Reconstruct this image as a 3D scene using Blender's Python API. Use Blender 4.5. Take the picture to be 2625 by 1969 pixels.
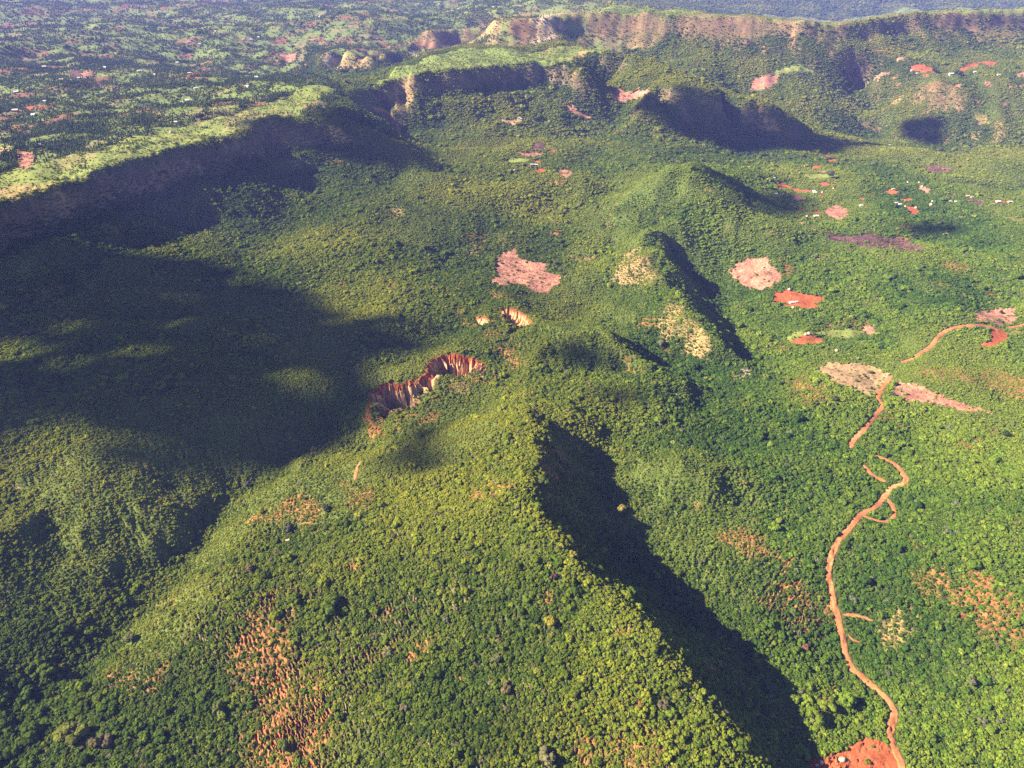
import bpy, bmesh, math, random
import numpy as np
from mathutils import Vector

for o in list(bpy.data.objects):
    bpy.data.objects.remove(o, do_unlink=True)
SC = bpy.context.scene
COL = SC.collection
rng = np.random.default_rng(11)

# ------------------------------------------------------------------ camera
CAM_Z = 300.0
PITCH = math.radians(31.5)
FPX = 0.69 * 2212.0                     # focal length in units of a 2212 px wide picture
cam = bpy.data.cameras.new('camera')
cam.sensor_width = 36.0
cam.lens = 36.0 * 0.69
cam.clip_start = 1.0
cam.clip_end = 60000.0
cam_o = bpy.data.objects.new('camera', cam)
COL.objects.link(cam_o)
cam_o.location = (0, 0, CAM_Z)
cam_o.rotation_euler = (math.pi / 2 - PITCH, 0, 0)
SC.camera = cam_o

# ------------------------------------------------------------------ light
SUN_EL = math.radians(32.0)
SHADOW_AZ = math.radians(4.0)           # shadows fall to +x, a little away
TO_SUN = np.array([-math.cos(SUN_EL) * math.cos(SHADOW_AZ), -math.cos(SUN_EL) * math.sin(SHADOW_AZ), math.sin(SUN_EL)])
world = bpy.data.worlds.new('World')
SC.world = world
world.use_nodes = True
wn = world.node_tree
sky = wn.nodes.new('ShaderNodeTexSky')
sky.sky_type = 'NISHITA'
sky.sun_disc = False
sky.altitude = 2000.0                   # East African highland air: thin and clear
sky.air_density = 0.75
sky.dust_density = 0.3
sky.sun_elevation = SUN_EL
sky.sun_rotation = math.atan2(TO_SUN[0], TO_SUN[1])
bg = wn.nodes['Background']
bg.inputs['Strength'].default_value = 0.05
wn.links.new(sky.outputs['Color'], bg.inputs['Color'])
sl = bpy.data.lights.new('sun', 'SUN')
sl.energy = 5.0
sl.angle = math.radians(0.53)
sl.color = (1.0, 0.88, 0.68)
sun_o = bpy.data.objects.new('sun', sl)
COL.objects.link(sun_o)
sun_o.rotation_euler = Vector(TO_SUN).to_track_quat('Z', 'Y').to_euler()
sun_o.location = (-400, 0, 700)
SC.view_settings.view_transform = 'Standard'
SC.view_settings.look = 'None'
SC.view_settings.gamma = 1.0
SC.view_settings.use_curve_mapping = False
SC.view_settings.exposure = 2.1
SC.cycles.max_bounces = 4
SC.cycles.diffuse_bounces = 2
SC.cycles.glossy_bounces = 1
SC.cycles.transmission_bounces = 2
SC.cycles.volume_bounces = 0
SC.cycles.use_denoising = False

BUSHES = True
HAZE = 5.6e-5

# ------------------------------------------------------------------ measuring helpers
SP, CP = math.sin(PITCH), math.cos(PITCH)
def ray(u, v):
    a = (np.asarray(u, float) - 1106.0) / FPX
    b = (829.5 - np.asarray(v, float)) / FPX
    return np.stack([a, CP + b * SP, -SP + b * CP], -1)
def at(u, v, z):
    d = ray(u, v)
    t = (np.asarray(z, float) - CAM_Z) / d[..., 2]
    return d[..., 0] * t, d[..., 1] * t
def project(x, y, z):
    dz = z - CAM_Z
    f = y * CP - dz * SP
    up = y * SP + dz * CP
    f = np.where(f < 1, 1, f)
    return 1106 + FPX * x / f, 829.5 - FPX * up / f

# ------------------------------------------------------------------ noise
def _hash(ix, iy, s):
    h = (ix.astype(np.int64) * 374761393 + iy.astype(np.int64) * 668265263 + s * 1442695041) & 0xffffffff
    h = ((h ^ (h >> 13)) * 1274126177) & 0xffffffff
    h = h ^ (h >> 16)
    return h.astype(np.float64) / 4294967295.0
def vnoise(x, y, s=0):
    ix = np.floor(x); iy = np.floor(y)
    fx = x - ix; fy = y - iy
    fx = fx * fx * fx * (fx * (fx * 6 - 15) + 10); fy = fy * fy * fy * (fy * (fy * 6 - 15) + 10)
    ix = ix.astype(np.int64); iy = iy.astype(np.int64)
    a = _hash(ix, iy, s); b = _hash(ix + 1, iy, s); c = _hash(ix, iy + 1, s); d = _hash(ix + 1, iy + 1, s)
    return (a + (b - a) * fx) * (1 - fy) + (c + (d - c) * fx) * fy - 0.5
def fbm(x, y, s=0, o=4, g=0.5):
    r = 0; a = 1.0
    for k in range(o):
        c, q = math.cos(0.6 * k + 0.3), math.sin(0.6 * k + 0.3)
        xx, yy = (c * x - q * y) * 2 ** k, (q * x + c * y) * 2 ** k
        r = r + a * vnoise(xx + 17.3 * k, yy - 9.1 * k, s + k)
        a *= g
    return r
def sstep(a, b, x):
    t = np.clip((x - a) / (b - a), 0, 1)
    return t * t * (3 - 2 * t)

# ------------------------------------------------------------------ terrain survey: lines of (u, v, height) measured on the photograph
LINES = [
 # escarpment rim and its plateau
 
 [(-200,440,2),(0,380,7),(120,340,12),(260,305,16),(400,280,19),(520,250,24),(620,225,28),(700,200,30),(732,190,30),(760,205,22),(800,240,2),(838,262,-20),(858,285,-45)],
 [(-200,330,0),(0,300,2),(200,260,9),(400,220,14),(600,180,19),(700,172,20)],
 [(-200,230,0),(0,215,0),(200,195,4),(400,170,6),(560,165,4)],
 [(-200,150,8),(0,140,8),(200,140,0),(400,140,-4)],
 [(-200,85,30),(0,78,28),(100,75,30),(170,78,34),(220,95,18),(270,122,-4)],
 [(190,72,22),(250,80,8),(330,100,-6),(400,118,-12)],
 [(290,112,0),(345,116,4),(385,128,-10)],
 [(-200,40,40),(0,40,36),(200,42,30),(400,50,24),(600,60,20),(760,62,26),(880,50,36),(1000,32,46),(1120,22,60),(1300,22,100)],
 [(-200,8,55),(0,8,52),(300,10,46),(600,12,46),(900,12,56),(1100,10,72),(1300,10,92)],
 [(-200,-25,60),(300,-25,60),(800,-25,68),(1200,-22,90)],
 # basin and canyon behind the mesa
 [(460,112,4),(520,98,12),(590,96,14),(660,96,16),(720,110,10)],
 [(470,150,-26),(540,146,-30),(600,140,-36),(640,150,-44)],
 [(610,108,0),(640,120,-24),(620,150,-38)],
 [(690,122,0),(740,124,0),(800,126,4),(832,118,6)],
 [(680,150,-40),(740,156,-48),(800,160,-54),(850,152,-52)],
 [(838,112,4),(852,124,-16),(872,142,-48)],
 [(925,68,44),(980,62,48),(1040,60,50),(1056,62,48)],
 [(925,108,-14),(990,108,-20),(1060,104,-22),(1088,98,-20)],
 [(880,96,10),(905,80,24),(918,74,34)],
 [(890,112,-20),(915,112,-24)],
 # left slope below the escarpment
 
 [(-200,800,-92),(0,680,-84),(120,620,-80),(240,570,-76),(340,530,-72),(440,490,-68),(540,450,-68),(640,420,-66),(740,400,-66),(840,390,-68),(940,384,-66)],
 [(-100,950,-100),(60,900,-97),(200,850,-95),(350,800,-96),(500,740,-98),(640,690,-99),(760,640,-100),(880,600,-98)],
 [(-100,1150,-110),(60,1120,-114),(150,1080,-114),(300,1000,-112),(450,920,-108),(600,860,-108),(720,820,-108),(800,790,-105)],
 # stream between the left slope and the near hill
 [(-100,1660,-160),(60,1640,-159),(150,1520,-158),(210,1440,-158),(270,1345,-157),(370,1272,-154),(415,1180,-151),(445,1122,-147),(530,1048,-140),(620,985,-133),(700,950,-129),(760,925,-126),(815,905,-123)],
 [(0,1000,-108),(40,1060,-116),(100,1140,-127),(150,1190,-133)],
 [(60,1020,-110),(110,1080,-116),(165,1150,-122),(210,1220,-133)],
 [(0,1300,-134),(150,1280,-138),(250,1230,-141),(340,1170,-138),(420,1080,-132)],
 [(0,1450,-140),(120,1400,-146)],
 # near hill with its sharp spine
 [(830,945,-110),(900,940,-98),(980,925,-86),(1060,912,-76),(1150,906,-71),(1180,925,-70),(1165,975,-66),(1140,1040,-62),(1165,1110,-63),(1240,1220,-70),(1320,1290,-77),(1420,1382,-86),(1490,1465,-99),(1550,1540,-108),(1620,1620,-117),(1700,1720,-126)],
 [(650,1010,-120),(760,1010,-110),(880,1010,-98),(1000,1010,-84),(1080,1010,-74)],
 [(490,1130,-136),(540,1120,-127),(680,1140,-116),(820,1150,-104),(960,1150,-90),(1080,1150,-76)],
 [(415,1300,-140),(470,1300,-130),(580,1300,-124),(760,1300,-114),(940,1300,-102),(1100,1300,-92),(1220,1290,-83)],
 [(255,1440,-148),(320,1430,-140),(460,1440,-136),(640,1460,-130),(820,1470,-120),(1000,1470,-110),(1180,1460,-102),(1330,1420,-93)],
 [(150,1620,-148),(350,1600,-143),(560,1620,-138),(760,1640,-129),(960,1640,-120),(1160,1620,-113),(1340,1590,-108),(1450,1530,-106)],
 [(200,1800,-152),(800,1800,-136),(1300,1760,-122)],
 # ravine right of the spine
 [(1200,925,-84),(1235,965,-98),(1265,1010,-108),(1285,1060,-114),(1310,1150,-122),(1390,1240,-132),(1480,1310,-137),(1570,1390,-142),(1640,1490,-146),(1690,1580,-148),(1750,1720,-151)],
 [(1330,1000,-117),(1345,1060,-118),(1370,1130,-122)],
 [(1205,1090,-86),(1222,1130,-96),(1265,1180,-94),(1335,1240,-108),(1400,1300,-106),(1460,1360,-122),(1520,1440,-120),(1580,1510,-132),(1620,1580,-132)],
 # spur right of the ravine
 [(1345,1035,-116),(1400,1018,-108),(1470,1010,-104),(1560,1010,-106)],
 [(1400,1080,-122),(1500,1090,-120),(1600,1080,-118)],
 [(1300,955,-112),(1400,970,-117),(1500,975,-117)],
 # right-hand slopes
 [(1500,1200,-129),(1650,1200,-126),(1800,1200,-126),(2000,1200,-120),(2212,1200,-114),(2400,1200,-108)],
 [(1640,1370,-139),(1800,1380,-144),(2000,1380,-136),(2212,1380,-128),(2400,1380,-120)],
 [(1760,1520,-146),(1900,1540,-150),(2050,1540,-144),(2212,1540,-138),(2400,1540,-130)],
 [(1850,1720,-149),(2050,1720,-152),(2300,1720,-144)],
 [(1600,1000,-112),(1750,1020,-118),(1900,1060,-124),(2050,1040,-118),(2212,1000,-112),(2400,980,-108)],
 # gully surroundings and dome behind the hill
 [(800,850,-106),(860,810,-100),(930,762,-95),(1000,755,-94),(1060,768,-100)],
 [(870,905,-118),(960,900,-112),(1060,885,-104),(1140,870,-96)],
 [(980,860,-112),(1080,830,-106),(1180,800,-98)],
 [(980,700,-104),(1040,660,-100),(1120,655,-100)],
 [(1160,760,-84),(1210,705,-76),(1270,700,-72),(1320,722,-74),(1355,750,-82),(1400,800,-91),(1480,842,-103)],
 [(1240,790,-92),(1320,800,-96),(1340,850,-100),(1250,860,-94)],
 [(1385,745,-120),(1440,790,-126),(1500,838,-130),(1560,860,-130)],
 [(1500,880,-117),(1620,870,-120),(1750,880,-124),(1850,900,-130)],
 # sandy ridge
 [(1385,402,-55),(1420,380,-43),(1455,366,-34),(1500,364,-33),(1545,378,-41),(1585,405,-55),(1618,440,-73)],
 [(1400,440,-68),(1440,462,-70),(1480,470,-73),(1560,476,-77),(1640,484,-82),(1720,500,-90)],
 [(1600,380,-89),(1640,420,-97),(1660,450,-101)],
 [(1330,480,-83),(1380,470,-73),(1420,500,-73),(1428,545,-75),(1430,600,-81),(1455,640,-86),(1485,680,-91),(1520,710,-96),(1556,738,-103)],
 [(1462,560,-115),(1500,600,-125),(1540,660,-130),(1575,720,-133),(1600,770,-134)],
 [(1480,520,-94),(1540,520,-96),(1600,530,-100),(1680,545,-104)],
 [(1318,560,-108),(1312,620,-112),(1330,680,-114),(1390,720,-117),(1440,745,-120)],
 [(1470,760,-122),(1520,800,-127),(1570,830,-129)],
 # middle valley
 [(900,400,-60),(820,425,-66),(760,470,-74),(880,470,-74),(1000,470,-76),(1090,490,-82)],
 [(820,560,-92),(950,560,-95),(1010,540,-92),(1090,560,-97),(1200,560,-103),(1250,600,-106)],
 [(1000,620,-100),(1130,640,-105),(1240,680,-110)],
 [(1150,430,-84),(1180,395,-74),(1220,378,-66),(1260,388,-70),(1310,400,-80),(1360,425,-86)],
 [(1200,440,-94),(1300,452,-95),(1380,430,-88)],
 [(960,330,-62),(1060,330,-66),(1160,340,-72),(1300,350,-80),(1400,350,-84)],
 [(1000,400,-72),(1100,400,-80)],
 # right middle ground
 [(1700,380,-110),(1800,400,-112),(1900,410,-112),(2050,400,-112),(2212,390,-112),(2400,390,-112)],
 [(1760,345,-112),(1900,330,-114),(2000,335,-113),(2120,345,-112),(2250,360,-110)],
 [(1700,460,-106),(1850,470,-108),(2000,470,-110),(2212,460,-108),(2400,460,-106)],
 [(1740,520,-100),(1850,528,-110),(1950,530,-116),(2010,528,-114)],
 [(1760,560,-108),(1900,556,-105),(2010,545,-103),(2120,520,-100),(2212,510,-98),(2400,505,-96)],
 [(1640,600,-112),(1700,650,-120),(1800,640,-117),(1950,640,-115),(2100,640,-112),(2250,630,-108)],
 [(1640,720,-126),(1750,720,-124),(1900,730,-126),(2050,730,-120),(2212,720,-114),(2400,710,-110)],
 [(1650,800,-130),(1780,810,-124),(1850,800,-122),(1900,830,-126),(2000,850,-124),(2150,880,-122),(2300,880,-120)],
 [(1700,930,-124),(1840,950,-131),(1950,920,-126),(2100,940,-118),(2300,930,-114)],
 # mesa
 
 [(850,150,44),(930,118,54),(1000,104,60),(1080,103,60),(1180,108,57),(1236,112,54)],
 [(1190,98,59),(1240,98,59),(1290,108,59),(1305,112,58)],
 [(895,164,43),(893,200,12),(890,240,-24),(886,285,-58)],
 [(1310,120,50),(1345,142,36),(1380,168,20),(1412,190,8)],
 
 [(835,290,-68),(880,285,-60),(960,268,-52),(1060,262,-52),(1160,262,-58),(1260,262,-64),(1340,262,-66)],
 [(800,235,-40),(838,265,-54),(852,300,-70),(900,345,-72),(950,385,-74)],
 [(780,180,-4),(800,170,-4),(840,150,-34),(880,128,-40)],
 [(930,90,-10),(1010,86,-14),(1100,86,-14),(1200,84,-6),(1300,86,-6)],
 # hill right of the mesa
 [(1412,196,8),(1450,194,8),(1500,198,6),(1560,208,-4),(1610,222,-20),(1660,244,-42),(1720,270,-68),(1780,292,-94),(1830,306,-112)],
 [(1340,205,-16),(1380,220,-28),(1420,250,-52),(1470,280,-72)],
 [(1480,255,-49),(1560,262,-63),(1640,290,-89),(1720,305,-105)],
 [(1400,325,-82),(1500,330,-96),(1600,330,-108),(1700,325,-114)],
 # far escarpment
 
 
 [(1400,150,-2),(1500,160,-12),(1620,160,-14),(1740,155,-8),(1830,160,-20),(1900,160,-14),(2000,160,-8),(2100,160,-4),(2212,165,-8),(2400,165,-8)],
 [(1620,225,-78),(1720,235,-80),(1800,235,-84),(1872,240,-106),(1920,235,-84),(2000,220,-62),(2100,225,-60),(2212,230,-62),(2400,230,-60)],
 [(1700,262,-104),(1780,285,-122),(1850,300,-138),(1900,305,-146),(1960,315,-142),(2050,318,-140),(2140,320,-136),(2212,322,-134),(2400,322,-130)],
 [(1846,170,-36),(1862,200,-72),(1880,245,-112),(1896,285,-138)],
]
# rims with a cliff below them: (u, v, height, cliff height), the drop lies to the right of the line's direction
CLIFFS = [
 [(-260,560,-4,52),(-120,495,0,52),(0,437,5,52),(100,408,9,54),(200,375,12,56),(300,345,14,58),(400,318,17,58),(480,300,20,58),(540,276,23,58),(562,258,26,56),(640,256,25,52),(712,262,18,44),(762,285,2,30),(830,302,-12,20),(892,322,-30,12)],
 [(802,192,24,28),(830,178,33,44),(862,167,40,56),(893,163,45,61),(940,156,49,61),(1000,150,52,61),(1060,142,53,61),(1120,138,53,61),(1180,136,52,61),(1226,141,50,59),(1248,150,46,51)],
 [(1256,138,50,30),(1268,126,54,34),(1288,112,58,44),(1312,114,56,40),(1345,138,38,26)],
 [(1062,44,108,44),(1100,42,116,52),(1180,38,120,56),(1250,31,124,60),(1330,28,127,62),(1400,29,127,62),(1450,32,125,60),(1530,36,122,56),(1650,42,116,52),(1740,50,109,44),(1806,58,99,34),(1860,48,109,44),(1950,32,123,54),(2050,28,127,58),(2212,24,127,62),(2400,22,127,62)],
 [(922,70,44,30),(980,63,48,34),(1040,60,50,34),(1058,62,48,30)],
 [(690,120,2,18),(740,122,2,24),(800,124,6,24),(834,116,8,22)],
]
WORLD_PTS = [  # ground the photograph hides or that lies outside it: x, y, height
 (0,60,-140),(-250,40,-160),(250,40,-165),(-120,100,-150),(120,110,-150),(-500,150,-140),(500,150,-130),(-900,250,-100),(900,250,-110),
 (-1400,700,-10),(-2500,1500,0),(-4500,1800,30),(1400,600,-110),(2500,1200,-90),(4500,1500,60),
 (-6000,4500,90),(6500,4200,250),
 (1040,2600,76),(1120,2640,74),(1130,2760,45),(1180,2760,50),(700,3000,78),(1200,3100,-10),(1700,3200,-20),(2300,3500,-60),(1000,3900,-30),(1500,4200,-60),(2100,4500,-130),(3000,4300,-130),
 (900,5200,60),(1500,5600,0),(2200,5800,20),(3200,5600,60),
 (500,8500,180),(2000,7600,420),(3500,7400,470),(5500,7000,470),(-2500,8500,130),(-500,8500,120),
]
NOISE_AMP = 1.0

ptsl = []
for L in LINES:
    for (a, b) in zip(L[:-1], L[1:]):
        n = max(1, int(math.hypot(b[0] - a[0], (b[1] - a[1]) * 1.6) / 70))
        for k in range(n):
            t = k / n
            ptsl.append([a[i] + (b[i] - a[i]) * t for i in range(3)])
    ptsl.append(L[-1])
ptsl = np.array(ptsl, float)
px_, py_ = at(ptsl[:, 0], ptsl[:, 1], ptsl[:, 2])
W = np.array(WORLD_PTS, float)
wl = []
for L in CLIFFS:
    Lx = []
    for a, b in zip(L[:-1], L[1:]):
        k = max(1, int(math.hypot(b[0] - a[0], b[1] - a[1]) / 22))
        Lx += [[a[i] + (b[i] - a[i]) * q / k for i in range(4)] for q in range(k)]
    Lx = np.array(Lx + [L[-1]], float)
    rx, ry = at(Lx[:, 0], Lx[:, 1], Lx[:, 2])
    tx, ty = np.gradient(rx), np.gradient(ry)
    for q in range(3):                                   # even out the direction along the rim
        tx = np.convolve(np.pad(tx, 1, 'edge'), [.25, .5, .25], 'valid'); ty = np.convolve(np.pad(ty, 1, 'edge'), [.25, .5, .25], 'valid')
    tn = np.hypot(tx, ty); ox, oy = ty / tn, -tx / tn
    for off, drop in ((-0.85, -0.02), (-0.3, 0.0), (-0.08, 0.02), (0.04, 0.06), (0.28, 0.74), (0.9, 1.05), (2.3, 1.65)):
        wl.append(np.stack([rx + ox * off * Lx[:, 3], ry + oy * off * Lx[:, 3], Lx[:, 2] - drop * Lx[:, 3]], 1))
W = np.concatenate([W] + wl)
CX = np.concatenate([px_, W[:, 0]]); CY = np.concatenate([py_, W[:, 1]]); CZ = np.concatenate([ptsl[:, 2], W[:, 2]])
Q = np.stack([np.arctan2(CX, CY), np.log(np.hypot(CX, CY))], 1)
# merge survey points that fall on top of one another
keep = []
for i in range(len(Q)):
    if all((Q[i, 0] - Q[j, 0]) ** 2 + (Q[i, 1] - Q[j, 1]) ** 2 > 0.0035 ** 2 for j in keep):
        keep.append(i)
Q = Q[keep]; CZ = CZ[keep]
C2 = 0.0045 ** 2
D = np.sqrt(((Q[:, None] - Q[None]) ** 2).sum(2) + C2)
n = len(Q)
A = np.zeros((n + 3, n + 3))
A[:n, :n] = D - np.eye(n) * 0.0006
A[:n, n] = 1; A[:n, n + 1:] = Q
A[n, :n] = 1; A[n + 1:, :n] = Q.T
sol = np.linalg.solve(A, np.concatenate([CZ, np.zeros(3)]))
def rbf(th, lr):
    r = sol[n] + sol[n + 1] * th + sol[n + 2] * lr
    out = np.zeros_like(th)
    for i in range(n):
        out += sol[i] * np.sqrt((th - Q[i, 0]) ** 2 + (lr - Q[i, 1]) ** 2 + C2)
    return r + out

# polar ground grid: even detail at every distance
TH = np.radians(np.concatenate([np.linspace(-80, -57, 24), np.linspace(-56, 56, 1060), np.linspace(57, 80, 24)]))
LR = np.linspace(math.log(60.0), math.log(9300.0), 960)
NT, NR = len(TH), len(LR)
G_TH, G_LR = np.meshgrid(TH, LR)                      # [NR, NT]
def coarse_eval():
    Zs = np.empty((NR, NT), np.float32)
    q0 = Q[:, 0].astype(np.float32); q1 = Q[:, 1].astype(np.float32); w = sol[:n].astype(np.float32)
    tq = (TH.astype(np.float32)[:, None] - q0[None]) ** 2 + np.float32(C2)
    for j in range(NR):
        Zs[j] = np.sqrt(tq + ((np.float32(LR[j]) - q1) ** 2)[None]) @ w
    return Zs.astype(float) + sol[n] + sol[n + 1] * G_TH + sol[n + 2] * G_LR
Z = coarse_eval()
R = np.exp(G_LR)
X = R * np.sin(G_TH); Y = R * np.cos(G_TH)
def slope_of(Z):
    dl = np.gradient(Z, LR, axis=0) / R
    dt = np.gradient(Z, TH, axis=1) / R
    return np.hypot(dl, dt), dl, dt
S0, DL, DT = slope_of(Z)
steep = sstep(0.25, 0.9, S0)
dist = sstep(150, 900, R)
# relief below the survey's resolution: rolling knolls, and spurs and gullies that run down the slopes
wx = X + 25 * fbm(X / 90, Y / 90, 3, 2); wy = Y + 25 * fbm(X / 90, Y / 90, 5, 2)
nz = fbm(wx / 140, wy / 140, 21, 4) * (6 + 13 * dist) + fbm(X / 24, Y / 24, 41, 3) * 1.3
def downslope_streaks(wave, seed, nstep, k=2):
    xs, ys = X[::k, ::k], Y[::k, ::k]
    # downhill direction in world axes from the polar gradient
    gl, gt = DL[::k, ::k], DT[::k, ::k]
    st, ct = np.sin(G_TH[::k, ::k]), np.cos(G_TH[::k, ::k])
    gx = -(gl * st + gt * ct); gy = -(gl * ct - gt * st)
    gm = np.hypot(gx, gy) + 1e-6
    gx, gy = gx / gm, gy / gm
    wv = wave
    acc = np.zeros_like(xs)
    for sgn in (1, -1):
        dx, dy, cx, cy = gx, gy, xs.copy(), ys.copy()
        for q in range(nstep):
            acc += vnoise(cx / wv, cy / wv, seed)
            cx = cx + sgn * dx * wave * 0.45; cy = cy + sgn * dy * wave * 0.45
    acc /= acc.std() + 1e-9
    f = np.repeat(np.repeat(acc, k, 0), k, 1)[:NR, :NT]
    out = f.copy()
    for ax in (0, 1):                                 # soften the blocks left by the coarser grid
        out = (np.roll(out, 1, ax) + 2 * out + np.roll(out, -1, ax)) / 4
    return out
stq = steep.copy()
for q in range(7):
    stq = np.maximum(stq, np.maximum(np.maximum(np.roll(stq, 1, 0), np.roll(stq, -1, 0)), np.maximum(np.roll(stq, 2, 1), np.roll(stq, -2, 1))) * 0.93)
nz += 48 * fbm(X / 520, Y / 520, 81, 3) * sstep(2100, 3000, R) * sstep(900, 100, X)
nz *= 1 - 0.8 * stq * sstep(400, 800, R)
mid = sstep(0.06, 0.45, S0)
nz += downslope_streaks(34, 61, 7) * mid * (1.8 + 2.2 * dist) * (1 - 0.5 * stq)
nz += downslope_streaks(80, 67, 6) * mid * 3.4 * sstep(500, 1500, R) * (1 - 0.75 * stq)
nz += downslope_streaks(15, 71, 6) * mid * 0.9
nz += downslope_streaks(26, 75, 6) * stq * (2.6 * sstep(700, 1200, R) - 1.8 * sstep(2100, 2500, R))
nz += downslope_streaks(55, 79, 5) * stq * 3.2 * sstep(2000, 2500, R)
Z = Z + NOISE_AMP * nz
S1, DL, DT = slope_of(Z)

def gidx(x, y):
    lr = np.log(np.maximum(np.hypot(x, y), 61)); th = np.arctan2(x, y)
    return np.interp(th, TH, np.arange(NT)), (lr - LR[0]) / (LR[1] - LR[0])
def sample(F, x, y):
    ft, fl = gidx(x, y)
    i = np.clip(np.floor(ft).astype(int), 0, NT - 2); j = np.clip(np.floor(fl).astype(int), 0, NR - 2)
    a = np.clip(ft - i, 0, 1); b = np.clip(fl - j, 0, 1)
    return (F[j, i] * (1 - a) + F[j, i + 1] * a) * (1 - b) + (F[j + 1, i] * (1 - a) + F[j + 1, i + 1] * a) * b
RL = np.exp(np.linspace(math.log(90), math.log(9000), 1800))
def hit(u, v):
    """where the sight line through a picture point meets the ground"""
    u = np.atleast_1d(np.asarray(u, float)); v = np.atleast_1d(np.asarray(v, float))
    d = ray(u, v); h = np.hypot(d[:, 0], d[:, 1])
    t = RL[None] / h[:, None]
    x = d[:, 0:1] * t; y = d[:, 1:2] * t; z = CAM_Z + d[:, 2:3] * t
    g = sample(Z, x, y)
    k = np.argmax(z < g, axis=1); k = np.maximum(k, 1)
    ar = np.arange(len(u))
    e0 = (z - g)[ar, k - 1]; e1 = (z - g)[ar, k]
    w = e0 / (e0 - e1 + 1e-9); w = np.clip(w, 0, 1)
    X_ = x[ar, k - 1] * (1 - w) + x[ar, k] * w; Y_ = y[ar, k - 1] * (1 - w) + y[ar, k] * w
    return X_, Y_, sample(Z, X_, Y_)

# ------------------------------------------------------------------ survey sheets: outlines read off enlargements of the photograph
SHEET = {'A': (870, 450, 880 / 2212), 'B': (1745, 450, 880 / 2212), 'C': (1745, 950, 880 / 2212), 'D': (1745, 1450, 880 / 2212),
         'E': (0, 1450, 880 / 2212), 'F': (870, 950, 880 / 2212), 'G': (870, 0, 880 / 2212), 'H': (1745, 0, 880 / 2212),
         'I': (1980, 380, 320 / 2212), 'J': (2300, 400, 325 / 2212), 'K': (1200, 260, 320 / 2212), 'L': (2100, 60, 525 / 2212),
         'M': (0, 100, 440 / 2212), 'N': (380, 60, 520 / 2212), 'O': (2420, 760, 205 / 1220), 'P': (900, 760, 480 / 2096),
         'Q': (870, 1450, 880 / 2212), 'R': (0, 950, 880 / 2212), 'S': (0, 0, 880 / 2212), 'Z': (0, 0, 2625 / 2212)}
def px(sheet, pts):
    x0, y0, k = SHEET[sheet]
    p = np.array(pts, float).reshape(-1, 2)
    return np.stack([(x0 + p[:, 0] * k) * 2212 / 2625, (y0 + p[:, 1] * k) * 2212 / 2625], 1)
def ground(sheet, pts):
    q = px(sheet, pts)
    x, y, z = hit(q[:, 0], q[:, 1])
    return np.stack([x, y], 1)
def inside(P, x, y):
    """points inside a closed outline"""
    out = np.zeros(np.shape(x), bool)
    m = (x >= P[:, 0].min()) & (x <= P[:, 0].max()) & (y >= P[:, 1].min()) & (y <= P[:, 1].max())
    xs, ys = x[m], y[m]
    r = np.zeros(xs.shape, bool)
    for (x0, y0), (x1, y1) in zip(P, np.roll(P, -1, 0)):
        c = (y0 > ys) != (y1 > ys)
        r ^= c & (xs < (x1 - x0) * (ys - y0) / (y1 - y0 + 1e-12) + x0)
    out[m] = r
    return out
def dist_line(P, x, y, closed=False):
    """distance to a line and the run length along it"""
    d = np.full(np.shape(x), 1e9); a = np.zeros(np.shape(x)); s = 0.0
    Qn = np.roll(P, -1, 0) if closed else P[1:]
    for (x0, y0), (x1, y1) in zip(P, Qn):
        L = math.hypot(x1 - x0, y1 - y0) + 1e-9
        t = np.clip(((x - x0) * (x1 - x0) + (y - y0) * (y1 - y0)) / L ** 2, 0, 1)
        e = np.hypot(x - x0 - t * (x1 - x0), y - y0 - t * (y1 - y0))
        m = e < d
        d = np.where(m, e, d); a = np.where(m, s + t * L, a); s += L
    return d, a
def rough(P, amp, step, seed):
    """wobble a surveyed outline so that its edge is ragged"""
    out = []
    r = np.random.default_rng(seed)
    for (x0, y0), (x1, y1) in zip(P, np.roll(P, -1, 0)):
        L = math.hypot(x1 - x0, y1 - y0); k = max(1, int(L / step))
        for i in range(k):
            t = i / k
            out.append((x0 + (x1 - x0) * t + r.normal(0, amp), y0 + (y1 - y0) * t + r.normal(0, amp)))
    return np.array(out)

# ------------------------------------------------------------------ eroded red gullies: cut into the ground
ZB = Z.copy()
GULLY_A = ground('P', [(180,1400),(200,1280),(225,1080),(330,985),(420,965),(580,985),(690,960),(760,910),(855,860),(850,780),(930,690),(1050,650),(1180,650),(1370,690),(1470,750),(1560,830),(1625,900),
                       (1560,945),(1400,935),(1250,960),(1100,990),(1030,1090),(900,1170),(850,1240),(760,1310),(680,1330),(570,1345),(500,1400),(545,1460),(490,1530),(370,1525),(290,1450),(230,1420)])
GA_WALL = 17                                     # the first 17 points are the tall back wall
GULLY_B = ground('P', [(1600,185),(1705,132),(1790,135),(1890,165),(1990,250),(2030,290),(1990,325),(1900,355),(1840,420),(1790,490),(1680,545),(1600,585),(1555,625),(1550,570),(1640,540),(1720,480),(1730,390),(1760,310),(1690,250)])
GB_WALL = 7
GULLY_C = ground('P', [(1365,265),(1420,240),(1500,250),(1565,285),(1530,320),(1440,320),(1380,310)])
def tri(a, per, seed):
    q = a / per + 0.35 * vnoise(a / (per * 1.7), a * 0 + seed, seed)
    k = np.floor(q)
    f = np.abs((q - k) * 2 - 1)
    return f * (0.45 + 0.55 * _hash(k.astype(np.int64), (k * 0 + seed).astype(np.int64), seed))
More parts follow.
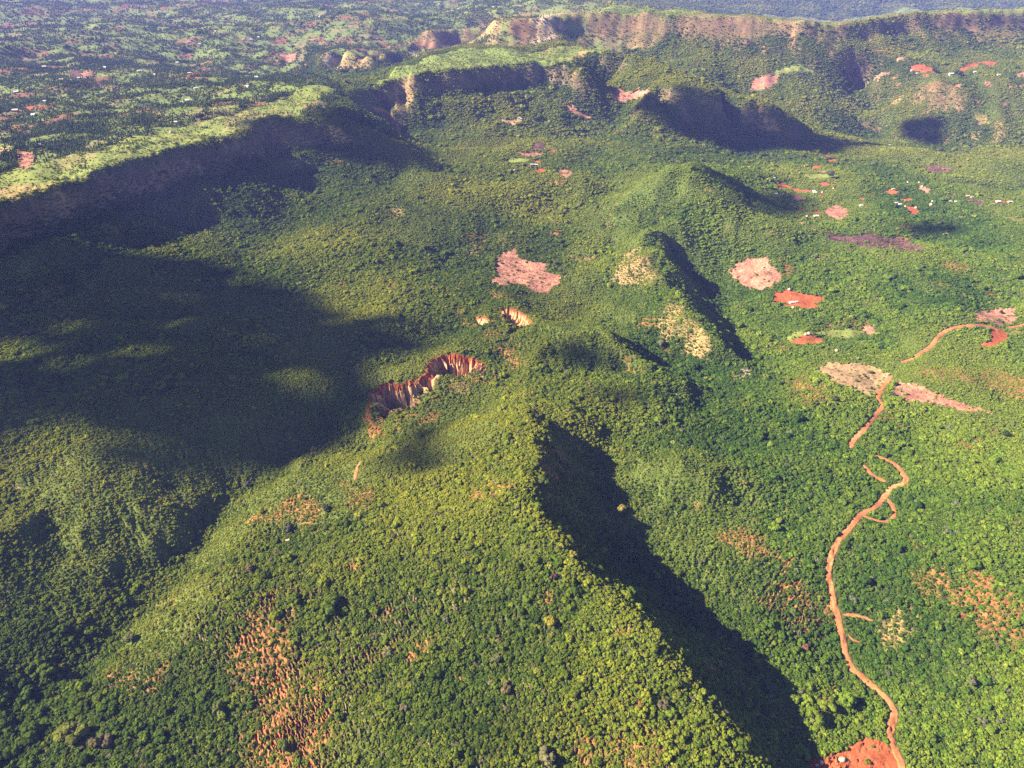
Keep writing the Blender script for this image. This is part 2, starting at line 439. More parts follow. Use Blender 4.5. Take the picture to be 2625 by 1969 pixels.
def carve(x, y):
    dep = np.zeros(np.shape(x)); frac = np.zeros(np.shape(x)); opn = np.zeros(np.shape(x)); ins = np.zeros(np.shape(x), bool)
    for P, nw, Dm, w0, seed in ((GULLY_A, GA_WALL, 31.0, 5.0, 3), (GULLY_B, GB_WALL, 18.0, 3.0, 9), (GULLY_C, 4, 6.0, 2.0, 14)):
        gx_ = x + 3.6 * fbm(x / 11, y / 11, seed, 2) + 1.4 * fbm(x / 3.2, y / 3.2, seed + 30, 1)
        gy_ = y + 3.6 * fbm(x / 11, y / 11, seed + 1, 2) + 1.4 * fbm(x / 3.2, y / 3.2, seed + 31, 1)
        i = inside(P, gx_, gy_)
        xs, ys = gx_[i], gy_[i]
        dw, a = dist_line(P[:nw], xs, ys)
        do, _ = dist_line(np.concatenate([P[nw - 1:], P[:1]]), xs, ys)
        fin = 0.66 * tri(a, 11.0, seed) + 0.34 * tri(a, 4.6, seed + 2)
        w = w0 + Dm * 1.0 * fin ** 1.3
        q = dw / w
        prof = np.clip(q, 0, 1.0)
        prof = np.where(prof < 0.55, prof * 1.25, 0.6875 + (prof - 0.55) * 0.6944)
        tap = sstep(0, Dm * (1.4 if Dm > 20 else 0.8), do) * (0.75 + 0.25 * sstep(0, 30, do))
        d = Dm * prof * tap - np.clip(do, 0, 1) * 0 + (1 - prof) * 0
        big = fbm(xs / 14, ys / 14, seed + 5, 2)
        spk = np.clip(1 - np.abs(fbm(a / 5.5, dw / 26, seed + 9, 3)) * 4.2, 0, 1) * np.clip(1.6 * prof * (1.25 - prof) * 2, 0, 1)
        d = d * (1 + 0.22 * big) - spk * Dm * 0.30
        dep[i] = np.maximum(dep[i], d); frac[i] = np.maximum(frac[i], prof); ins |= i
        opn[i] = np.maximum(opn[i], sstep(0.15, 0.75, do / (Dm * 1.1) + 0.5 * fbm(xs / 9, ys / 9, seed + 7, 3)))
    return dep, frac, ins, opn
allg = np.concatenate([GULLY_A, GULLY_B, GULLY_C])
gt_, gl_ = gidx(allg[:, 0], allg[:, 1])
GI0, GI1 = int(gt_.min()) - 4, int(gt_.max()) + 5
GJ0, GJ1 = int(gl_.min()) - 3, int(gl_.max()) + 4
subX, subY = X[GJ0:GJ1, GI0:GI1], Y[GJ0:GJ1, GI0:GI1]
gdep, gfr, gin, gopn = carve(subX, subY)
Z[GJ0:GJ1, GI0:GI1] -= gdep
GULLY_MASK = np.zeros(Z.shape, bool); GULLY_MASK[GJ0:GJ1, GI0:GI1] = gin

# ------------------------------------------------------------------ fields, roads, zones
FIELDS = [
 # (kind, sheet, outline)
 ('cleared','A',[(950,675),(1015,650),(1010,570),(1040,500),(1140,470),(1160,540),(1240,555),(1320,575),(1345,620),(1445,650),(1380,710),(1310,765),(1220,730),(1170,705),(1080,710),(1000,700)]),
 ('cleared','B',[(310,605),(370,560),(455,535),(560,520),(590,560),(625,620),(660,650),(640,690),(560,735),(490,745),(430,715),(370,690)]),
 ('ploughed','B',[(600,745),(690,735),(800,760),(925,785),(930,800),(880,830),(890,865),(800,860),(700,850),(620,830),(580,815)]),
 ('pasture','B',[(640,1045),(760,1010),(900,995),(1120,985),(1180,1000),(1150,1040),(1060,1060),(930,1032),(800,1030),(700,1070)]),
 ('ploughed','B',[(705,1068),(800,1035),(920,1040),(915,1082),(800,1090),(710,1088)]),
 ('cleared','B',[(1155,970),(1250,965),(1255,1020),(1210,1030),(1170,1000)]),
 ('burnt','B',[(910,375),(1050,380),(1120,390),(1230,365),(1320,395),(1400,395),(1480,430),(1580,460),(1560,490),(1440,485),(1330,475),(1220,470),(1120,440),(1000,425)]),
 ('stubble','Z',[(1755,790),(1800,782),(1860,782),(1900,795),(1925,805),(1912,825),(1893,848),(1880,857),(1850,845),(1800,825),(1775,810)]),
 ('cleared','Z',[(1935,815),(1960,825),(2010,845),(2080,870),(2150,890),(2110,893),(2040,875),(1960,868),(1917,855)]),
 ('cleared','O',[(540,220),(720,180),(1110,180),(1090,400),(1000,440),(800,440),(700,400),(520,380),(450,330)]),
 ('ploughed','O',[(690,500),(880,490),(1000,550),(960,590),(970,680),(860,720),(720,800),(600,770),(540,740),(660,690),(720,600)]),
 ('ploughed','D',[(820,1305),(820,1230),(1000,1210),(1090,1160),(1130,1110),(1220,1095),(1290,1120),(1350,1180),(1400,1260),(1410,1400),(850,1400)]),
 ('ploughed','I',[(10,590),(110,590),(250,640),(330,700),(230,730),(120,710),(40,640)]),
 ('ploughed','I',[(340,700),(420,710),(500,740),(690,730),(660,790),(560,780),(440,770),(370,750)]),
 ('cleared','I',[(300,860),(380,810),(480,810),(580,880),(520,930),(430,940),(350,900)]),
 ('ploughed','I',[(820,110),(940,65),(1080,150),(1000,180),(900,150)]),
 ('ploughed','I',[(910,250),(960,200),(1080,185),(1180,220),(1060,250)]),
 ('ploughed','I',[(640,350),(810,290),(880,330),(870,365),(760,360)]),
 ('cleared','I',[(790,440),(850,390),(960,400),(950,440)]),
 ('pasture','I',[(420,440),(560,450),(790,450),(930,450),(1080,450),(1180,470),(1180,520),(960,530),(740,550),(600,520),(490,480)]),
 ('ploughed','I',[(790,620),(960,605),(1110,630),(1050,660),(900,670)]),
 ('ploughed','I',[(1660,790),(1730,740),(1790,800),(1740,820)]),
 ('ploughed','I',[(1950,770),(2060,730),(2212,760),(2212,860),(2080,830)]),
 ('ploughed','I',[(1520,890),(1570,875),(1690,890),(1600,930)]),
 ('ploughed','I',[(800,840),(880,790),(920,850),(840,860)]),
 ('stubble','I',[(800,930),(980,925),(920,960)]),
 ('cleared','I',[(870,1110),(960,1050),(1140,1005),(1300,1060),(1350,1110),(1320,1200),(1280,1240),(1170,1310),(1110,1240),(960,1200)]),
 ('ploughed','I',[(360,1090),(480,1060),(590,1080),(520,1110)]),
 ('ploughed','I',[(600,1120),(740,1120),(800,1085),(860,1170),(760,1160)]),
 ('stubble','I',[(400,1330),(580,1295),(600,1340),(460,1345)]),
 ('ploughed','I',[(1590,1050),(1700,1040),(1680,1090)]),
 ('burnt','J',[(360,220),(500,180),(620,140),(800,160),(940,230),(1000,280),(720,290),(560,270)]),
 ('cleared','J',[(280,510),(420,520),(600,580),(580,630),(510,680),(400,600)]),
 ('ploughed','J',[(10,790),(60,740),(260,740),(310,780),(240,800)]),
 ('burnt','J',[(820,650),(980,690),(1080,740),(1000,760),(880,710)]),
 ('burnt','J',[(1100,750),(1250,745),(1440,770),(1620,850),(1500,860),(1320,830),(1180,790)]),
 ('stubble','J',[(590,860),(760,840),(770,865),(640,880)]),
 ('ploughed','J',[(80,880),(330,890),(420,1000),(230,1050),(200,960)]),
 ('ploughed','J',[(1600,770),(1830,770),(1990,810),(1880,830),(1700,800)]),
 ('stubble','K',[(480,370),(640,310),(880,300),(1000,370),(840,440),(720,400)]),
 ('pasture','K',[(1060,370),(1280,320),(1520,310),(1470,350),(1200,370)]),
 ('cleared','K',[(1640,0),(1800,60),(1960,150),(2200,240),(2200,310),(1940,250),(1760,170)]),
 ('burnt','K',[(1090,810),(1160,750),(1250,700),(1340,740),(1420,830),(1350,880),(1150,860)]),
 ('ploughed','K',[(1430,850),(1550,870),(1540,910),(1440,890)]),
 ('cleared','K',[(840,900),(1040,890),(1300,890),(1440,930),(1220,960),(1180,990),(960,980)]),
 ('pasture','K',[(620,1040),(800,1000),(1120,1010),(1100,1060),(1000,1090),(760,1100),(650,1080)]),
 ('ploughed','K',[(1125,1050),(1270,1040),(1290,1080),(1150,1090)]),
 ('ploughed','K',[(1110,1180),(1290,1180),(1450,1230),(1330,1270),(1200,1260)]),
 ('cleared','K',[(1540,1250),(1600,1200),(1740,1210),(1890,1270),(1840,1310),(1740,1390),(1690,1350),(1640,1290)]),
 ('cleared','G',[(1730,600),(1800,570),(2000,560),(1990,600),(1900,640),(1830,670)]),
 ('ploughed','L',[(960,480),(1040,440),(1140,430),(1160,470),(1280,480),(1250,530),(1080,530),(1000,510)]),
 ('ploughed','L',[(1090,545),(1220,545),(1160,580)]),
 ('ploughed','L',[(1480,515),(1600,430),(1740,405),(1715,470),(1560,520)]),
 ('ploughed','L',[(1755,415),(1915,415),(1880,470),(1780,450)]),
 ('cleared','L',[(565,635),(620,560),(700,520),(760,545),(640,610)]),
 ('stubble','L',[(850,360),(940,340),(930,400),(820,425)]),
 ('cleared','L',[(2120,540),(2212,520),(2260,560),(2212,590),(2130,580)]),
 ('cleared','L',[(1480,650),(1530,640),(1520,700),(1485,695)]),
 ('cleared','L',[(1790,640),(1860,630),(1850,690),(1800,680)]),
 ('cleared','L',[(2040,670),(2090,670),(2080,705),(2045,700)]),
 ('cleared','L',[(2140,665),(2200,665),(2190,710),(2145,705)]),
 ('cleared','L',[(1990,830),(2060,880),(2000,900),(1975,870)]),
 ('cleared','H',[(440,580),(470,500),(630,475),(620,530),(560,580)]),
 ('pasture','H',[(570,465),(640,440),(790,420),(850,455),(880,475),(700,475)]),
 ('burnt','M',[(870,430),(1040,410),(1060,520),(930,515)]),
 ('cleared','M',[(1045,410),(1180,400),(1220,470),(1065,515)]),
 ('ploughed','M',[(300,880),(440,850),(430,890),(330,910)]),
 ('ploughed','M',[(490,870),(590,860),(590,910),(500,900)]),
 ('ploughed','M',[(620,840),(690,840),(680,870),(630,870)]),
 ('ploughed','M',[(1510,730),(1590,725),(1600,745),(1530,755)]),
 ('pasture','M',[(1250,430),(1580,430),(1560,460),(1240,500)]),
 ('burnt','M',[(-40,1180),(180,1165),(200,1200),(30,1210)]),
 ('burnt','M',[(240,1190),(480,1170),(380,1230),(220,1235)]),
 ('stubble','M',[(-60,1370),(180,1400),(180,1470),(-60,1490)]),
 ('cleared','M',[(190,1430),(440,1480),(440,1600),(400,1670),(210,1670)]),
 ('stubble','M',[(930,950),(1100,960),(1130,1000),(960,1040)]),
 ('pasture','M',[(420,390),(520,380),(540,400),(430,410)]),
 ('cleared','N',[(1420,340),(1560,320),(1680,270),(1620,380),(1560,420),(1440,380)]),
 ('ploughed','N',[(390,600),(480,530),(620,510),(560,560),(430,600)]),
 ('stubble','N',[(1720,180),(1870,150),(1860,170),(1750,190)]),
 ('pasture','N',[(1680,130),(1900,90),(1880,140),(1730,160)]),
 ('pasture','N',[(1270,700),(1380,670),(1600,650),(1440,720)]),
 ('ploughed','N',[(285,1250),(345,1230),(340,1250),(290,1262)]),
]
ROADS = [
 ('dirt_road', 4.6, 'Z', [(1962,1720),(1945,1650),(1925,1590),(1930,1540),(1920,1515),(1895,1490),(1870,1470),(1845,1450),(1830,1420),(1822,1380),(1812,1340),(1800,1290),(1790,1240),(1798,1195),(1815,1165),(1840,1135),(1862,1110),(1885,1100),(1905,1080),(1925,1055),(1950,1045),(1955,1030),(1935,1005),(1905,990),(1890,984)]),
 ('dirt_track', 3.0, 'Z', [(1862,1113),(1885,1122),(1912,1127),(1930,1117),(1930,1098),(1917,1078)]),
 ('dirt_road', 5.0, 'Z', [(1838,968),(1846,948),(1870,925),(1892,895),(1908,876),(1897,860),(1905,840),(1926,812)]),
 ('dirt_road', 5.0, 'Z', [(1948,784),(1985,765),(2010,750),(2025,730),(2050,712),(2090,705),(2135,706),(2160,715)]),
 ('dirt_road', 5.0, 'Z', [(2180,708),(2215,700),(2280,690)]),
 ('dirt_track', 2.2, 'Z', [(1820,1328),(1850,1330),(1885,1341)]),
 ('dirt_track', 1.8, 'Z', [(1832,1370),(1842,1382),(1858,1388)]),
 ('dirt_track', 3.0, 'F', [(135,590),(110,640),(105,690),(95,710)]),
 ('dirt_track', 4.0, 'C', [(1180,610),(1215,655),(1265,690),(1320,715)]),
 ('dirt_track', 5.0, 'G', [(225,700),(300,720),(330,745),(345,790),(380,820),(375,850),(450,868)]),
 ('dirt_track', 2.6, 'L', [(590,285),(700,295),(800,315),(870,330)]),
]
# thin places in the scrub: (cover left, soil colour, sheet, outline)
RED = (0.28, 0.115, 0.045); TAN = (0.29, 0.19, 0.085); PALE = (0.42, 0.33, 0.23); DRY = (0.2, 0.125, 0.065)
THIN = [
 (0.22, RED, 'E', [(1650,190),(1790,190),(1770,330),(1760,420),(1850,600),(1960,760),(2120,900),(2100,1090),(2000,1400),(1520,1400),(1640,1150),(1590,900),(1530,720),(1480,600),(1500,450),(1600,330)]),
 (0.62, RED, 'F', [(0,720),(200,750),(290,800),(180,930),(30,860)]),
 (0.62, RED, 'C', [(300,1040),(430,1000),(560,1080),(560,1170),(440,1200),(310,1150)]),
 (0.5, TAN, 'D', [(1250,330),(1400,310),(1500,420),(1450,560),(1300,520),(1220,450)]),
 (0.6, RED, 'D', [(1880,330),(2180,230),(2300,520),(1950,470)]),
 (0.66, RED, 'D', [(560,160),(900,180),(960,300),(840,380),(600,330)]),
 (0.6, RED, 'D', [(860,780),(1050,720),(1040,960),(880,960)]),
 (0.7, RED, 'D', [(1500,80),(1900,30),(2060,180),(1850,260),(1550,220)]),
 (0.5, RED, 'C', [(640,60),(880,90),(1000,200),(860,240),(700,180)]),
 (0.72, RED, 'C', [(1560,0),(2212,0),(2300,230),(2050,180),(1650,60)]),
 (0.5, RED, 'B', [(600,510),(680,515),(735,580),(730,700),(640,690),(665,650),(625,600)]),
 (0.55, RED, 'A', [(940,720),(1150,760),(1220,800),(1130,830),(960,800)]),
 (0.36, TAN, 'A', [(1790,600),(1830,520),(1900,470),(2010,520),(2060,600),(2120,700),(1960,710),(1780,720)]),
 (0.5, TAN, 'A', [(2070,870),(2150,800),(2230,860),(2200,1000),(2100,1060)]),
 (0.4, TAN, 'B', [(0,930),(110,940),(150,1010),(200,1130),(160,1210),(50,1190)]),
 (0.6, RED, 'A', [(830,440),(920,390),(900,510),(850,530)]),
 (0.65, TAN, 'A', [(300,200),(400,210),(420,280),(350,290)]),
 (0.35, RED, 'P', [(1140,160),(1240,150),(1320,330),(1240,330)]),
 (0.4, RED, 'P', [(1320,230),(1600,230),(1620,330),(1350,340)]),
 (0.5, RED, 'P', [(1480,360),(1650,340),(1650,460),(1500,460)]),
 (0.4, RED, 'P', [(1640,560),(1860,540),(1900,760),(1800,850),(1700,740)]),
 (0.45, RED, 'P', [(150,1330),(330,1330),(310,1560),(200,1520)]),
 (0.4, RED, 'P', [(820,1440),(900,1320),(1010,1320),(990,1390)]),
 (0.5, TAN, 'P', [(1060,930),(1330,940),(1240,1110),(1080,1120)]),
 (0.5, RED, 'B', [(600,1080),(720,1090),(690,1140),(610,1130)]),
 (0.7, RED, 'B', [(1640,560),(1850,560),(1880,640),(1700,610)]),
 (0.5, RED, 'Q', [(150,540),(340,500),(350,560),(210,610),(160,590)]),
 (0.55, RED, 'Q', [(440,600),(640,430),(660,470),(560,610),(460,690)]),
 (0.5, RED, 'Q', [(1470,880),(1560,900),(1580,1060),(1620,1290),(1560,1300),(1490,1010)]),
 (0.6, RED, 'Q', [(1740,460),(1880,390),(1890,410),(1760,480)]),
 (0.75, RED, 'Q', [(1560,1080),(2100,1100),(2100,1320),(1580,1320)]),
 (0.6, RED, 'R', [(1640,930),(1920,800),(2100,900),(2010,1010),(1880,940),(1640,960)]),
 (0.45, TAN, 'Z', [(1140,880),(1165,878),(1180,900),(1150,895)]),
 (0.25, PALE, 'C', [(395,0),(450,-10),(450,30),(405,45)]),
 (0.3, TAN, 'G', [(290,640),(330,520),(480,490),(470,600),(465,740),(380,760)]),
 (0.4, TAN, 'G', [(1490,350),(1570,340),(1570,450),(1520,420)]),
 (0.5, DRY, 'N', [(1060,1190),(1180,1130),(1270,1180),(1200,1300),(1100,1230)]),
 (0.3, PALE, 'N', [(1900,380),(2110,390),(2100,480),(1990,510),(1930,440)]),
 (0.35, TAN, 'G', [(-20,400),(230,410),(200,450),(0,460)]),
 (0.2, PALE, 'G', [(455,345),(510,335),(515,385),(490,380)]),
 (0.3, PALE, 'L', [(490,590),(520,540),(560,560),(540,600)]),
 (0.35, TAN, 'L', [(770,870),(850,795),(890,830),(800,900)]),
 (0.45, TAN, 'L', [(1030,800),(1060,750),(1160,790),(1120,830)]),
 (0.45, RED, 'L', [(1170,650),(1220,610),(1280,700),(1200,750)]),
 (0.5, TAN, 'L', [(1680,1000),(1800,1000),(1850,1090),(1750,1120)]),
 (0.5, TAN, 'L', [(1300,1290),(1400,1180),(1520,1170),(1420,1270),(1340,1330)]),
 (0.5, TAN, 'L', [(1890,1060),(1990,1080),(2010,1200),(1900,1300)]),
 (0.55, TAN, 'L', [(1620,1170),(1740,1160),(1780,1260),(1660,1280)]),
 (0.5, DRY, 'L', [(400,1050),(600,1060),(680,1200),(420,1200)]),
 (0.45, DRY, 'L', [(1030,640),(1500,640),(1560,900),(1200,950),(1050,800)]),
 (0.42, DRY, 'G', [(960,140),(1180,90),(1500,80),(1560,180),(1480,290),(1200,300),(1010,220)]),
 (0.42, DRY, 'G', [(1600,90),(1950,80),(2140,180),(2100,280),(1880,310),(1640,230)]),
 (0.45, DRY, 'H', [(0,90),(420,110),(500,200),(420,290),(250,330),(0,260)]),
 (0.55, DRY, 'H', [(480,130),(900,140),(1080,250),(800,300),(500,240)]),
 (0.42, DRY, 'H', [(1050,170),(1400,110),(2212,110),(2300,270),(1800,280),(1400,280),(1150,240)]),
 (0.4, (0.38, 0.2, 0.12), 'G', [(950,150),(1030,170),(1010,215),(970,190)]),
 (0.35, PALE, 'G', [(1280,110),(1370,90),(1390,270),(1280,280)]),
 (0.35, TAN, 'G', [(1690,110),(1760,130),(1780,210),(1690,200)]),
 (0.4, TAN, 'G', [(1840,280),(2010,290),(1960,320),(1860,320)]),
 (0.45, DRY, 'G', [(590,230),(650,200),(870,190),(860,290),(700,310),(590,340)]),
 (0.5, DRY, 'N', [(1640,900),(1830,860),(1860,950),(1700,960)]),
 (0.45, TAN, 'S', [(-60,1230),(180,1180),(330,1200),(220,1270),(-60,1290)]),
]
FP = []
for k, (kind, sh, pts) in enumerate(FIELDS):
    P = ground(sh, pts)
    size = math.sqrt(np.ptp(P[:, 0]) * np.ptp(P[:, 1]))
    FP.append(rough(P, size * 0.016 + 0.5, size * 0.05 + 2.0, k))
TP = [(c, col, rough(ground(sh, pts), 3, 12, 90 + k)) for k, (c, col, sh, pts) in enumerate(THIN)]
RP = [(nm, w, ground(sh, pts)) for nm, w, sh, pts in ROADS]

# plateau farmland: grassy tops, small farm plots, woods and hedges
PLATEAU = ground('Z', [(-240,540),(-120,485),(0,432),(100,404),(200,371),(300,341),(400,314),(480,297),(540,272),(562,255),(640,252),(705,240),(740,196),(700,168),(640,160),(660,112),(720,104),(830,110),(880,88),(925,66),(1056,60),(1062,44),(1180,36),(1300,26),(1300,4),(-240,4)])
MESA = ground('Z', [(802,190),(830,176),(862,166),(892,161),(940,154),(1000,148),(1060,140),(1120,136),(1180,134),(1232,139),(1262,118),(1305,110),(1290,106),(1240,98),(1080,103),(1000,104),(930,120)])
SCARP = ground('Z', [(1066,40),(1180,37),(1330,27),(1450,31),(1650,41),(1740,49),(1806,56),(1860,47),(1950,31),(2050,27),(2290,22),(2290,10),(1950,16),(1806,45),(1650,30),(1400,18),(1200,20),(1066,34)])
RIMGRASS = ground('Z', [(-240,540),(-120,485),(0,432),(100,404),(200,371),(300,341),(400,314),(480,297),(540,272),(562,255),(640,250),(730,192),(690,186),(600,214),(520,240),(420,268),(330,290),(200,330),(90,350),(0,380),(-240,450)])
def plots(x, y, cell):
    """patchwork of farm plots: id hash and distance to the plot border"""
    gx, gy = x / cell + 0.25 * vnoise(x / 160, y / 160, 77), y / cell + 0.25 * vnoise(x / 160, y / 160, 78)
    ix, iy = np.floor(gx), np.floor(gy)
    b1 = np.full(x.shape, 9.0); b2 = np.full(x.shape, 9.0); idv = np.zeros(x.shape)
    for dx in (-1, 0, 1):
        for dy in (-1, 0, 1):
            cx, cy = (ix + dx).astype(np.int64), (iy + dy).astype(np.int64)
            px_ = cx + 0.15 + 0.7 * _hash(cx, cy, 5); py_ = cy + 0.15 + 0.7 * _hash(cx, cy, 6)
            d = np.hypot(gx - px_, gy - py_)
            m = d < b1
            b2 = np.where(m, b1, np.minimum(b2, d)); idv = np.where(m, _hash(cx, cy, 7), idv); b1 = np.where(m, d, b1)
    return idv, (b2 - b1) * cell

# ------------------------------------------------------------------ maps over the ground: cover, plant height, tint, soil colour
cover = np.ones(Z.shape)                      # share of the ground under bushes
psize = np.ones(Z.shape)                      # plant size factor
tallp = np.zeros(Z.shape)                     # chance that a plant is a tall tree
bright = np.clip(0.5 + 0.9 * fbm(X / 150, Y / 150, 101, 3), 0, 1)      # light yellow-green against deep green
dryness = np.clip(0.25 + 0.8 * fbm(X / 110, Y / 110, 111, 3), 0, 1)
LOWC = np.stack([np.full(Z.shape, v) for v in (0.055, 0.075, 0.02)], -1)   # litter and low growth under the scrub
def setc(m, c, k=1.0):
    LOWC[m] = LOWC[m] * (1 - k) + np.array(c) * k
patchy = fbm(X / 5.0, Y / 5.0, 121, 3)
lowpatch = fbm(X / 38, Y / 38, 131, 3)
# openings with red soil, scattered everywhere but mostly on the right-hand slopes
openm = sstep(0.42, 0.6, lowpatch + 0.25 * patchy + 0.10 * sstep(50, 300, X) * (Y < 1300))
setc(openm > 0.5, RED, 0.65)
cover *= 1 - 0.55 * openm
# smooth grassy scrub in places, tall mixed bush elsewhere
grassy = sstep(0.08, 0.30, fbm(X / 170, Y / 170, 191, 3))
psize *= 1 - 0.36 * grassy; bright = np.clip(bright + 0.22 * grassy, 0, 1)
LOWC = LOWC * (1 - 0.6 * grassy[..., None]) + np.array((0.10, 0.135, 0.028)) * 0.6 * grassy[..., None]
# knolls: bright grass-scrub crests; hollows: tall dark scrub
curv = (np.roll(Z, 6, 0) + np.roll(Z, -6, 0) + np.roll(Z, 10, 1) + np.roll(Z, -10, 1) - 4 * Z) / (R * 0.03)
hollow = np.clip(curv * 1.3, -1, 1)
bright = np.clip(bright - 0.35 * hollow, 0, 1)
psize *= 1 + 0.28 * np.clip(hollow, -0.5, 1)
# cliffs carry few plants
cl = sstep(0.95, 1.7, S1)
rockn = np.clip(0.5 + 1.2 * fbm(X / 20 + Z / 9, Y / 20, 141, 3), 0, 1)
cliffc = np.stack([0.075 + 0.13 * rockn ** 1.5, 0.06 + 0.08 * rockn ** 1.5, 0.035 + 0.05 * rockn ** 1.5], -1)
LOWC = LOWC * (1 - cl[..., None]) + cliffc * cl[..., None]
cover *= 1 - 0.5 * cl * np.clip(0.6 + 2 * lowpatch, 0, 1)
# plateau
mp = inside(PLATEAU, X, Y) | ((Y > 2300) & (X < 350) & ~inside(MESA, X, Y) & (Z > -8))
pid, pb = plots(X, Y, 62.0)
wood = fbm(X / 330, Y / 330, 151, 3)
pid2 = np.clip(pid - 0.45 * wood, 0, 1)
farm = mp
kinds = [(0.00, 0.20, 0.7, 0.55, (0.08, 0.105, 0.03)), (0.20, 0.46, 0.30, 0.2, (0.11, 0.145, 0.038)), (0.46, 0.78, 0.07, 0.35, (0.14, 0.18, 0.045)),
         (0.78, 0.88, 0.08, 0.3, (0.17, 0.155, 0.065)), (0.88, 0.95, 0.05, 0.3, (0.17, 0.085, 0.05)), (0.95, 1.01, 0.25, 0.4, (0.15, 0.12, 0.05))]
for lo, hi, cv, tp, gc in kinds:
    m = farm & (pid2 >= lo) & (pid2 < hi)
    cover[m] = cv; tallp[m] = tp; setc(m, gc)
hedge = farm & (pb < 7) & (cover < 0.8)
cover[hedge] = 0.6; tallp[hedge] = 0.4
psize[farm] = 0.85
# grassy edge of the plateau, table top of the mesa, crest of the far escarpment
mg = inside(RIMGRASS, X, Y)
gk = sstep(-0.05, 0.22, fbm(X / 26, Y / 26, 161, 3))
cover[mg] = 0.10 + 0.32 * gk[mg]; tallp[mg] = 0.02; psize[mg] = 0.6; bright[mg] = 0.85
setc(mg, (0.16, 0.19, 0.045)); setc(mg & (dryness > 0.5), (0.21, 0.175, 0.07), 0.6)
mm = inside(MESA, X, Y) | inside(SCARP, X, Y)
cover[mm] = 0.34; psize[mm] = 0.5; bright[mm] = np.clip(0.78 + 0.5 * fbm(X[mm] / 60, Y[mm] / 60, 165, 2), 0, 1); tallp[mm] = 0
setc(mm, (0.15, 0.195, 0.042))
thin = np.zeros(Z.shape)
# thin places
for c, colr, P in TP:
    far = float(np.hypot(*P.mean(0))); fe = max(4.0, 0.12 * math.sqrt(np.ptp(P[:, 0]) * np.ptp(P[:, 1])))
    m = (X > P[:, 0].min() - fe) & (X < P[:, 0].max() + fe) & (Y > P[:, 1].min() - fe) & (Y < P[:, 1].max() + fe)
    d, _ = dist_line(P, X[m], Y[m], True)
    sd = np.where(inside(P, X[m], Y[m]), d, -d) / fe
    w = np.clip(sstep(-1.0, 1.0, sd + 1.3 * lowpatch[m] + 1.1 * patchy[m]), 0, 1)
    q = np.clip(c + 0.55 * patchy[m] + 0.25 * lowpatch[m], 0.05, 1)
    cover[m] = cover[m] * (1 - w) + np.minimum(q, cover[m]) * w; psize[m] *= 1 - 0.18 * w; dryness[m] += 0.22 * w
    thin[m] = np.maximum(thin[m], w)
    k = (w * np.clip(0.95 - c * 0.5 + 0.8 * patchy[m], 0.12, 1))[:, None]
    LOWC[m] = LOWC[m] * (1 - k) + np.array(colr) * k * (1 + 0.35 * lowpatch[m])[:, None]
# gully floors keep some bushes
cover[GULLY_MASK] = 0.0
gq = np.zeros(Z.shape); gq[GJ0:GJ1, GI0:GI1] = gfr
gs, _, _ = slope_of(Z)
go_ = np.zeros(Z.shape); go_[GJ0:GJ1, GI0:GI1] = gopn
fl = GULLY_MASK & (gq > 0.9)
cover[fl] = np.clip(0.34 + 1.0 * patchy[fl] + 0.6 * (1 - go_[fl]), 0, 0.9); psize[fl] = 0.8
fl = GULLY_MASK & (go_ < 0.4)
cover[fl] = 0.85
mb = inside(ground('Z', [(-100,1700),(-100,1480),(120,1450),(260,1520),(330,1600),(420,1700)]), X, Y)
psize[mb] *= 1.5; cover[mb] *= 0.6
# fields
lab = np.full((NR - 1, NT - 1), -1, np.int32)
cX = (X[:-1, :-1] + X[1:, 1:]) / 2; cY = (Y[:-1, :-1] + Y[1:, 1:]) / 2
fieldv = np.full(Z.shape, -1, np.int32)
for k, P in enumerate(FP):
    lab[inside(P, cX, cY)] = k
    m = inside(P, X, Y)
    fieldv[m] = k
    cover[m] = {'cleared': 0.02, 'ploughed': 0.015, 'burnt': 0.05, 'pasture': 0.03, 'stubble': 0.04}[FIELDS[k][0]]
    tallp[m] = 0; psize[m] = 0.8
    dE, _ = dist_line(P, X[m], Y[m], True)
    edge = (dE < 1.0 + 4 * np.clip(patchy[m] + 0.15, 0, 1)) & (FIELDS[k][0] != 'ploughed')
    cv_ = cover[m]; cv_[edge] = 0.45; cv_[(patchy[m] > 0.38) & (lowpatch[m] > 0.12)] = 0.4; cover[m] = cv_

# ------------------------------------------------------------------ materials
def new_mat(name):
    m = bpy.data.materials.new(name); m.use_nodes = True
    nt = m.node_tree
    for n_ in list(nt.nodes): nt.nodes.remove(n_)
    out = nt.nodes.new('ShaderNodeOutputMaterial')
    return m, nt, out
def N(nt, t, **kw):
    n_ = nt.nodes.new(t)
    for k, v in kw.items():
        if k in n_.inputs: n_.inputs[k].default_value = v
        else: setattr(n_, k, v)
    return n_
def ramp(nt, src, stops):
    r = nt.nodes.new('ShaderNodeValToRGB')
    e = r.color_ramp.elements
    while len(e) < len(stops): e.new(0.5)
    for q, (p, c) in zip(e, stops):
        q.position = p; q.color = (*c, 1) if len(c) == 3 else c
    nt.links.new(src, r.inputs[0])
    return r.outputs[0]
def mix(nt, a, b, fac, blend='MIX'):
    n_ = nt.nodes.new('ShaderNodeMix'); n_.data_type = 'RGBA'; n_.blend_type = blend
    for s_, i_ in ((fac, 0), (a, 6), (b, 7)):
        if hasattr(s_, 'is_output'): nt.links.new(s_, n_.inputs[i_])
        else: n_.inputs[i_].default_value = s_ if i_ == 0 else ((*s_, 1) if len(s_) == 3 else s_)
    return n_.outputs[2]
